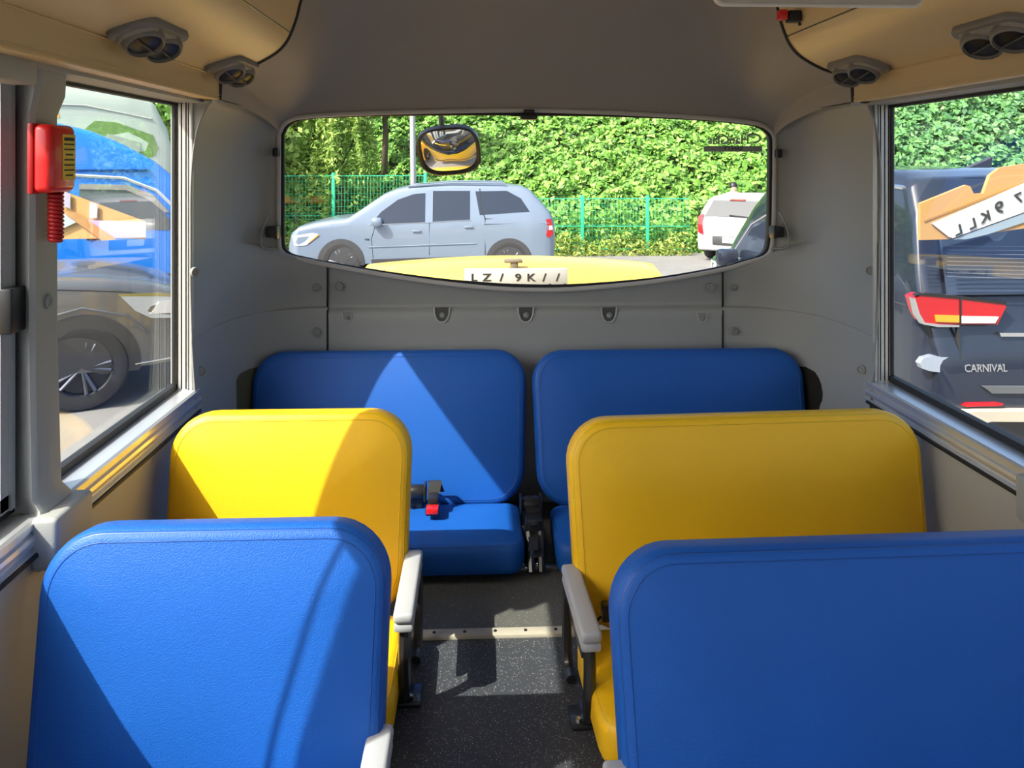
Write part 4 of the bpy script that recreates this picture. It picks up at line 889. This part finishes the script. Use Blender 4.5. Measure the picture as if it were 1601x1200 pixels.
# side window reflection with a number plate, built as solid tan boards on the van
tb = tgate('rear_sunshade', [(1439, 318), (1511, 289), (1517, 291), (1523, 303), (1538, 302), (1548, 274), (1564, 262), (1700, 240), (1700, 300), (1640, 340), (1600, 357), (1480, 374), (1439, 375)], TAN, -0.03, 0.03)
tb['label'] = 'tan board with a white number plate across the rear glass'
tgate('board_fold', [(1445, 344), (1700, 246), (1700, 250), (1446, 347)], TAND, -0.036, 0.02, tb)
pl = tgate('number_plate', [(1458, 350), (1700, 243), (1700, 292), (1600, 332), (1490, 372), (1483, 370)], PLATE, -0.045, 0.02, tb)  # plate within the reflection, cut as a solid panel
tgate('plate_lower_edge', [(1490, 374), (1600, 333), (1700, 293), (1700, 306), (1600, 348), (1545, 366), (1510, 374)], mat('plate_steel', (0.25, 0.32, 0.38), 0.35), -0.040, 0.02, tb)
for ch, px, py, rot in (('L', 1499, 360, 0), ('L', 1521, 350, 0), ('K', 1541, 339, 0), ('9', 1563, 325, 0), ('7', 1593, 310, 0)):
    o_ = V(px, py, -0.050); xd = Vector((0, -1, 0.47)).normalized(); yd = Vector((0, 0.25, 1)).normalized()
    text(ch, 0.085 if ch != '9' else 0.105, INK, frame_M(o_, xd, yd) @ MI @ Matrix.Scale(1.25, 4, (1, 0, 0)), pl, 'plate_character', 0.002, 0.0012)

# dark grey SUV near the left window, nose to the right
c = Pt(128, HOR, 6.75)
hd_ = R(27)
suv = dict(paint=GUN, belt=1.05, tum=0.2, wx=(-2.75, 0.0), wr=0.375, arch=0.47, archm=mat('suv_cladding', (0.05, 0.05, 0.05), 0.5), rim=RIMD, spokes=5,
  st=[(-3.65, 0.5, 0.9, 0.8), (-3.6, 0.36, 1.1, 0.90), (-3.3, 0.34, 1.55, 0.94), (-2.9, 0.34, 1.68, 0.945), (-1.9, 0.34, 1.70, 0.945), (-1.2, 0.34, 1.62, 0.945), (-0.75, 0.34, 1.36, 0.945), (-0.42, 0.34, 1.20, 0.945), (-0.2, 0.34, 1.16, 0.94), (0.2, 0.33, 1.13, 0.93), (0.55, 0.33, 1.06, 0.90), (0.80, 0.34, 0.97, 0.85), (0.93, 0.36, 0.84, 0.76), (0.97, 0.42, 0.60, 0.68)],
  panels=[('door_window', [(-0.62, 1.08), (-1.12, 1.48), (-1.62, 1.56), (-1.62, 1.07)], CARGL), ('door_window', [(-1.72, 1.07), (-1.72, 1.56), (-2.55, 1.53), (-2.60, 1.1)], CARGL),
          ('headlamp', [(0.30, 0.98), (0.42, 0.84), (0.55, 0.76), (0.72, 0.74), (0.92, 0.78), (0.92, 0.90), (0.62, 0.95)], LENS, 0.014), ('headlamp_bulb', [(0.55, 0.80), (0.62, 0.90), (0.74, 0.90), (0.78, 0.78)], WHL, 0.020), ('headlamp_brow', [(0.28, 1.0), (0.30, 0.98), (0.62, 0.95), (0.92, 0.90), (0.92, 0.92), (0.62, 0.985)], CHR, 0.016),
          ('fog_lamp', [(0.74, 0.66), (0.80, 0.46), (0.86, 0.46), (0.86, 0.66)], CLAD, 0.012)],
  lines=[('hood_seam', [(-0.3, 1.09), (0.3, 1.02), (0.8, 0.93)], INK, 0.006), ('fog_chrome', [(0.74, 0.67), (0.80, 0.60), (0.82, 0.46), (0.78, 0.42)], CHR, 0.012), ('bumper_chrome', [(0.42, 0.36), (0.75, 0.37), (0.9, 0.40)], CHR, 0.010), ('arch_line', [(-0.50, 0.72), (-0.36, 0.82), (0, 0.90), (0.36, 0.80), (0.5, 0.65)], GUN, 0.014), ('door_seam', [(-0.62, 1.06), (-0.6, 0.4)], INK, 0.005)],
  boxes=[('side_mirror', (-0.72, 1.12), (0.16, 0.18, 0.15), GUN, 0.1)],
  cross=[('windscreen', (-0.50, 1.235), (-1.12, 1.60), 0.9, 0.86, CARGL, 0.012)])
ul = Vector((math.cos(hd_), math.sin(hd_), 0)); ur = Vector((ul.y, -ul.x, 0))
sl_ = Vector((c.x, c.y, GZ))-ur*0.88
g0, gsy, gfw, gp = car('grey_suv', 'dark grey SUV with black wheel close outside the left window', sl_, hd_, suv)
def W2L(p, root_loc, rz): return Matrix.Rotation(-rz, 4, 'Z') @ (Vector(p)-Vector(root_loc))
# tan and lavender reflection in the left window, built as coloured boards over the SUV
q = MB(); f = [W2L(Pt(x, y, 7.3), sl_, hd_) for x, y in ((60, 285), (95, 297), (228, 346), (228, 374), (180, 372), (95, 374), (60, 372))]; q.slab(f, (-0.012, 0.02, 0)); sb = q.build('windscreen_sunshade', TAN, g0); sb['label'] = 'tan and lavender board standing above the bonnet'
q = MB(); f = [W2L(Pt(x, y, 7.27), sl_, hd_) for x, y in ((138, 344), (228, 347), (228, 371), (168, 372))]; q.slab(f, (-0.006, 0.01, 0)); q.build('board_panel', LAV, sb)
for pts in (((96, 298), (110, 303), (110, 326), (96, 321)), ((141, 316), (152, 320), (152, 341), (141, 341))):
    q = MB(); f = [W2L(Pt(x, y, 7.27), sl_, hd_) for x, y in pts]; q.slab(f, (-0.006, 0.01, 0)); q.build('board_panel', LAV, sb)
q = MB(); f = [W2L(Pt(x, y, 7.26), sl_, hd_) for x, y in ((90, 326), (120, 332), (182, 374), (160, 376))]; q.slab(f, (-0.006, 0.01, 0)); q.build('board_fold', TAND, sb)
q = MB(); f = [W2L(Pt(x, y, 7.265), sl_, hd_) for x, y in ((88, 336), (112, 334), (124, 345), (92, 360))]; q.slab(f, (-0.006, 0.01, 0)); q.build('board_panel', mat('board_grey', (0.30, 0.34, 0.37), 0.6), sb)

# blue truck cab behind it
c = Pt(180, HOR, 10.2); ht = R(24)
truck = dict(cat='truck', paint=TBLU, belt=1.40, tum=0.10, wx=(-0.1, -2.6), wr=0.36, rim=RIMS,
  st=[(-4.6, 0.5, 1.2, 0.85), (-1.62, 0.5, 1.25, 0.87), (-1.60, 0.45, 2.72, 0.84), (-1.2, 0.45, 2.76, 0.86), (-0.7, 0.45, 2.70, 0.87), (-0.3, 0.45, 2.60, 0.87), (0.1, 0.45, 2.42, 0.87), (0.5, 0.45, 2.18, 0.87), (0.72, 0.42, 1.98, 0.87), (0.95, 0.40, 1.55, 0.87), (1.08, 0.40, 1.25, 0.85), (1.15, 0.44, 0.8, 0.80)],
  panels=[('door_window', [(-0.40, 1.30), (-0.42, 1.88), (0.15, 1.86), (0.42, 1.72), (0.66, 1.40), (0.66, 1.26)], mat('truck_glass', (0.11, 0.13, 0.15), 0.12)), ('door_window', [(-0.98, 1.42), (-0.96, 1.86), (-0.90, 1.91), (-0.54, 1.91), (-0.54, 1.36)], mat('truck_glass', (0.11, 0.13, 0.15))),
          ('vent_shade', [(-0.42, 1.83), (-0.42, 1.90), (0.15, 1.88), (0.46, 1.74), (0.66, 1.50), (0.60, 1.50), (0.40, 1.68), (0.13, 1.81)], mat('visor_grey', (0.33, 0.31, 0.28), 0.4), 0.014)],
  lines=[('gutter', [(-1.55, 1.99), (-0.6, 2.02), (0.1, 1.97), (0.5, 1.80), (0.80, 1.48)], WHT, 0.022), ('door_seam', [(0.2, 1.88), (0.22, 1.3)], INK, 0.005), ('deflector_seam', [(-1.58, 2.08), (0.4, 2.08)], mat('truck_blue_dark', (0.008, 0.10, 0.42), 0.4), 0.03)],
  boxes=[('door_handle', (-0.25, 1.18), (0.16, 0.03, 0.04), BLK), ('side_mirror', (0.70, 1.42), (0.06, 0.16, 0.24), BLK, 0.1)],
  cross=[('windscreen', (1.00, 1.45), (0.74, 1.95), 0.88, 0.86, CARGL, 0.012)])
tu = Vector((math.cos(ht), math.sin(ht), 0)); tv = Vector((tu.y, -tu.x, 0))
car('blue_truck', 'bright blue truck cab with tall roof deflector beyond the grey SUV', Vector((c.x, c.y, GZ))-tv*0.85, ht, truck)
# pale reflection with green patches in the left window, built as a white bus
c = Pt(150, HOR, 14.5)
WGRN = mat('green_window', (0.15, 0.27, 0.07), 0.3)
refl_bus = dict(cat='bus', paint=mat('pale_white_paint', (0.50, 0.57, 0.46), 0.4), belt=1.5, tum=0.10, wx=(-4.5, 0.0), wr=0.42, rim=RIMS,
  st=[(-7, 0.4, 2.4, 1.0), (-6.9, 0.4, 3.3, 1.1), (-5, 0.4, 3.6, 1.1), (-0.8, 0.4, 3.62, 1.1), (0.3, 0.4, 3.55, 1.1), (0.75, 0.4, 3.3, 1.08), (0.98, 0.4, 2.8, 1.05), (1.12, 0.4, 2.0, 1.0), (1.18, 0.5, 1.2, 0.92)],
  panels=[('side_window', [(-0.35, 2.55), (-0.42, 2.78), (-0.25, 2.95), (0.1, 2.93), (0.72, 2.70), (0.82, 2.45), (0.75, 2.30), (0.5, 2.25)], WGRN), ('window_notice', [(-0.05, 2.52), (-0.05, 2.72), (0.5, 2.56), (0.5, 2.38)], mat('notice_pale', (0.36, 0.42, 0.33), 0.6), 0.014), ('side_window', [(-4.5, 1.7), (-4.5, 2.8), (-0.9, 2.8), (-0.9, 1.7)], WGRN), ('lamp_mark', [(-1.0, 2.95), (-1.0, 3.12), (-0.86, 3.16), (-0.80, 3.0)], AMBL)],  # side windows here are the green patches of the reflection
  lines=[('roof_seam', [(-3, 3.25), (-0.4, 3.22), (0.7, 3.0)], mat('seam_grey', (0.4, 0.42, 0.36), 0.5), 0.02)])
car('white_bus', 'pale white bus behind the blue truck beyond the left window', Vector((c.x, c.y+0.6, GZ)), R(24), refl_bus)
# yellow car outside the left windows, nose only in view
yc = dict(paint=mat('yellow_car_paint', (0.88, 0.50, 0.05), 0.4, coat=0.3), belt=0.78, tum=0.2, wx=(-2.5, 0), wr=0.3, rim=RIMS,
  st=[(-3.4, 0.3, 0.9, 0.8), (-3.0, 0.25, 1.35, 0.84), (-2.2, 0.25, 1.45, 0.85), (-1.5, 0.25, 1.38, 0.85), (-0.9, 0.25, 1.02, 0.85), (-0.3, 0.25, 0.93, 0.85), (0.3, 0.25, 0.88, 0.83), (0.62, 0.27, 0.78, 0.74), (0.75, 0.32, 0.62, 0.56)],
  panels=[('door_window', [(-1.0, 0.92), (-1.5, 1.28), (-2.1, 1.32), (-2.1, 0.92)], CARGL)], cross=[('windscreen', (-0.95, 1.06), (-1.5, 1.36), 0.9, 0.86, CARGL, 0.012)], lines=[('hood_seam', [(-0.8, 0.86), (0.5, 0.76)], INK, 0.004)])
yl = Pt(152, 650, 3.9)
car('yellow_car', 'yellow car with rounded bonnet close below the left window', (-2.62, 3.05, GZ), PI/2, yc)

# yellow vehicle nose close behind the rear window, with number plate
yt = Pt(800, 402, 4.1); ztop = yt.z-GZ
yn = empty('yellow_vehicle', (yt.x, yt.y-0.2, GZ), 'yellow rounded vehicle nose with white number plate just behind the rear window', 'vehicle')
rows = []
for y, f, hw in ((-0.10, 0.40, 0.86), (-0.09, 0.82, 0.88), (-0.06, 0.90, 0.885), (-0.02, 0.945, 0.89), (0.03, 0.975, 0.89), (0.12, 0.992, 0.89), (0.25, 1.0, 0.89), (0.5, 0.985, 0.89), (0.8, 0.93, 0.88), (1.0, 0.80, 0.86), (1.05, 0.40, 0.84)):
    zt = ztop*f; row = []
    for k in range(33):
        s = -1+2*k/32; drop_ = 0.062*abs(s)**1.8+0.16*max(0, abs(s)-0.88)/0.12*abs(s); row.append((hw*s, y+0.06*s*s, zt-drop_))
    rows.append([(hw*-1.0, y+0.06, 0.25)]+row+[(hw, y+0.06, 0.25)])
q = MB(); q.rings(rows); q.build('hood', mat('pale_yellow_paint', (0.80, 0.53, 0.085), 0.35, coat=0.3), yn, 50)
q = MB(); ol = rr(0.92, 0.085, 0.03, 5); q.rings([[(x, -0.062+0.02*abs(x), ztop*0.91+z) for x, z in ol], [(x, 0.02, ztop*0.91+z) for x, z in ol]])
kn = MB(); kn.rbox((-0.0, 0.02, ztop+0.004), (0.095, 0.06, 0.016), 0.006); kn.rbox((0.005, 0.02, ztop-0.02), (0.04, 0.05, 0.05), 0.01); kn.build('hood_latch', mat('latch_brown', (0.20, 0.16, 0.11), 0.5), yn)
pc = P(807, 435, 3.795); L = lambda p: Vector(p)-Vector(yn.location)
ppl = one(lambda q: q.rbox(L(pc), (0.51, 0.012, 0.10), 0.004), 'number_plate', PLATE, yn)
for ch, px in (('L', 741), ('Z', 761), ('/', 784), ('.', 795), ('9', 810), ('K', 830), ('/', 851), ('.', 860), ('/', 872), ('.', 883)):
    c_ = P(px, 434 if ch != '.' else 440, 3.7878)
    M = frame_M(L(c_), (1, 0, 0), (0, 0, 1))
    text(ch, 0.052, INK, M @ Matrix.Scale(1.25, 4, (1, 0, 0)), ppl, 'plate_character', 0.001, 0.0008)
for k, (w_, x_) in enumerate(((0.03, 566), (0.02, 578), (0.018, 588), (0.02, 600), (0.02, 612))):
    c_ = Pt(x_, 422, 3.86); one(lambda q: q.rbox(L(c_), (w_*0.7, 0.05, 0.006), 0.002), 'worn_decal', mat('decal_orange', (0.75, 0.42, 0.22), 0.5), yn)
for sx in (-0.6, 0.6): wheel(yn, sx, 0.5, 0.33, 0.2, 1, RIMS, 5)

# blue road sign and building far behind on the right
c = Pt(1562, 160, 34.0)
sg = empty('sign_board', (c.x, c.y, GZ), 'blue and white sign on posts above the hedge', 'sign')
hh = c.z-GZ
one(lambda q: q.rbox((0, 0, hh+0.1), (1.35, 0.12, 2.3), 0.03), 'sign_face', mat('sign_blue', (0.02, 0.20, 0.62), 0.4), sg)
one(lambda q: q.slab([(-0.32, -0.08, hh+0.30), (0.05, -0.08, hh+0.62), (0.05, -0.08, hh+0.42), (0.34, -0.08, hh+0.42), (0.34, -0.08, hh+0.20), (0.05, -0.08, hh+0.20), (0.05, -0.08, hh-0.0)], (0, 0.02, 0)), 'arrow_mark', WHT, sg)
one(lambda q: q.box((0, -0.07, hh-0.72), (1.1, 0.02, 0.22)), 'text_bar', WHT, sg)
one(lambda q: q.tube([(0, 0.1, 0), (0, 0.1, hh)], 0.09, 10), 'post', POLE, sg)
one(lambda q: q.tube([(0.95, 0.1, 0), (0.95, 0.1, hh+1.5)], 0.14, 10), 'post', WHT, sg)
bd = empty('far_building', (30, 44, GZ), 'white and brick red building beyond the hedge on the right', 'building')
one(lambda q: q.box((0, 0, 3.2), (24, 6, 6.4)), 'wall', mat('bldg_white', (0.75, 0.73, 0.70), 0.8), bd)
one(lambda q: q.box((3, -3.05, 6.0), (10, 0.3, 1.6)), 'brick_band', mat('brick_pink', (0.62, 0.38, 0.30), 0.8), bd)
one(lambda q: q.box((0, 0, 6.55), (25, 7, 0.3)), 'roof', mat('bldg_roof', (0.6, 0.6, 0.6), 0.8), bd)
for k in range(6): one(lambda q: q.box((-10+k*3.6, -3.05, 4.2), (1.8, 0.12, 1.2)), 'window', CARGL, bd)

# person beyond the white hatchback
ph = Pt(1147, 297, 19.2)
pe = empty('person', (ph.x, ph.y, GZ), 'person with short black hair standing behind the white hatchback', 'person')
hgt = ph.z-GZ+0.20
SKIN = mat('skin', (0.62, 0.38, 0.26), 0.6)
def skinned(name, verts, edges, radii, m, parent):
    me = bpy.data.meshes.new(name); me.from_pydata(verts, edges, []); o = put(bpy.data.objects.new(name, me), parent)
    sk_ = o.modifiers.new('skin', 'SKIN')
    if not me.skin_vertices: me.skin_vertices.new()
    for i, r in enumerate(radii): me.skin_vertices[0].data[i].radius = (r, r)
    me.skin_vertices[0].data[0].use_root = True
    sb_ = o.modifiers.new('sub', 'SUBSURF'); sb_.levels = 1; sb_.render_levels = 1
    me.materials.append(m); return o
k = hgt/1.72
vs = [(0, 0, 0.95), (0, 0, 1.15), (0, 0, 1.38), (0, 0, 1.48), (0, -0.01, 1.56), (0, -0.015, 1.64), (0.17, 0, 1.40), (0.22, 0, 1.14), (0.23, -0.05, 0.90), (0.235, -0.07, 0.80), (-0.17, 0, 1.40), (-0.22, 0, 1.14), (-0.23, -0.05, 0.90), (-0.235, -0.07, 0.80), (0.09, 0, 0.88), (0.10, 0, 0.48), (0.10, 0.02, 0.08), (0.10, -0.12, 0.04), (-0.09, 0, 0.88), (-0.10, 0, 0.48), (-0.10, 0.02, 0.08), (-0.10, -0.12, 0.04)]
vs = [(x*k, y*k, z*k) for x, y, z in vs]
es = [(0, 1), (1, 2), (2, 3), (3, 4), (4, 5), (2, 6), (6, 7), (7, 8), (8, 9), (2, 10), (10, 11), (11, 12), (12, 13), (0, 14), (14, 15), (15, 16), (16, 17), (0, 18), (18, 19), (19, 20), (20, 21)]
rd = [0.14, 0.13, 0.14, 0.06, 0.085, 0.09, 0.065, 0.05, 0.04, 0.045, 0.065, 0.05, 0.04, 0.045, 0.09, 0.06, 0.045, 0.04, 0.09, 0.06, 0.045, 0.04]
skinned('body', vs, es, rd, SKIN, pe)
skinned('shirt', [(0, 0, 0.92*k), (0, 0, 1.15*k), (0, 0, 1.36*k), (0, 0, 1.43*k), (0.17*k, 0, 1.39*k), (0.215*k, 0, 1.2*k), (-0.17*k, 0, 1.39*k), (-0.215*k, 0, 1.2*k)], [(0, 1), (1, 2), (2, 3), (2, 4), (4, 5), (2, 6), (6, 7)], [0.165, 0.16, 0.165, 0.08, 0.085, 0.07, 0.085, 0.07], mat('shirt_white', (0.7, 0.72, 0.72), 0.8), pe)
one(lambda q: q.lathe([(0, 0.115), (0.05, 0.105), (0.092, 0.06), (0.104, 0.0), (0.10, -0.035), (0.088, -0.03)], 18, Matrix.Translation((0, 0.015, hgt-0.105)) @ Matrix.Rotation(R(-14), 4, 'X')), 'hair', mat('hair_black', (0.012, 0.011, 0.012), 0.5), pe)
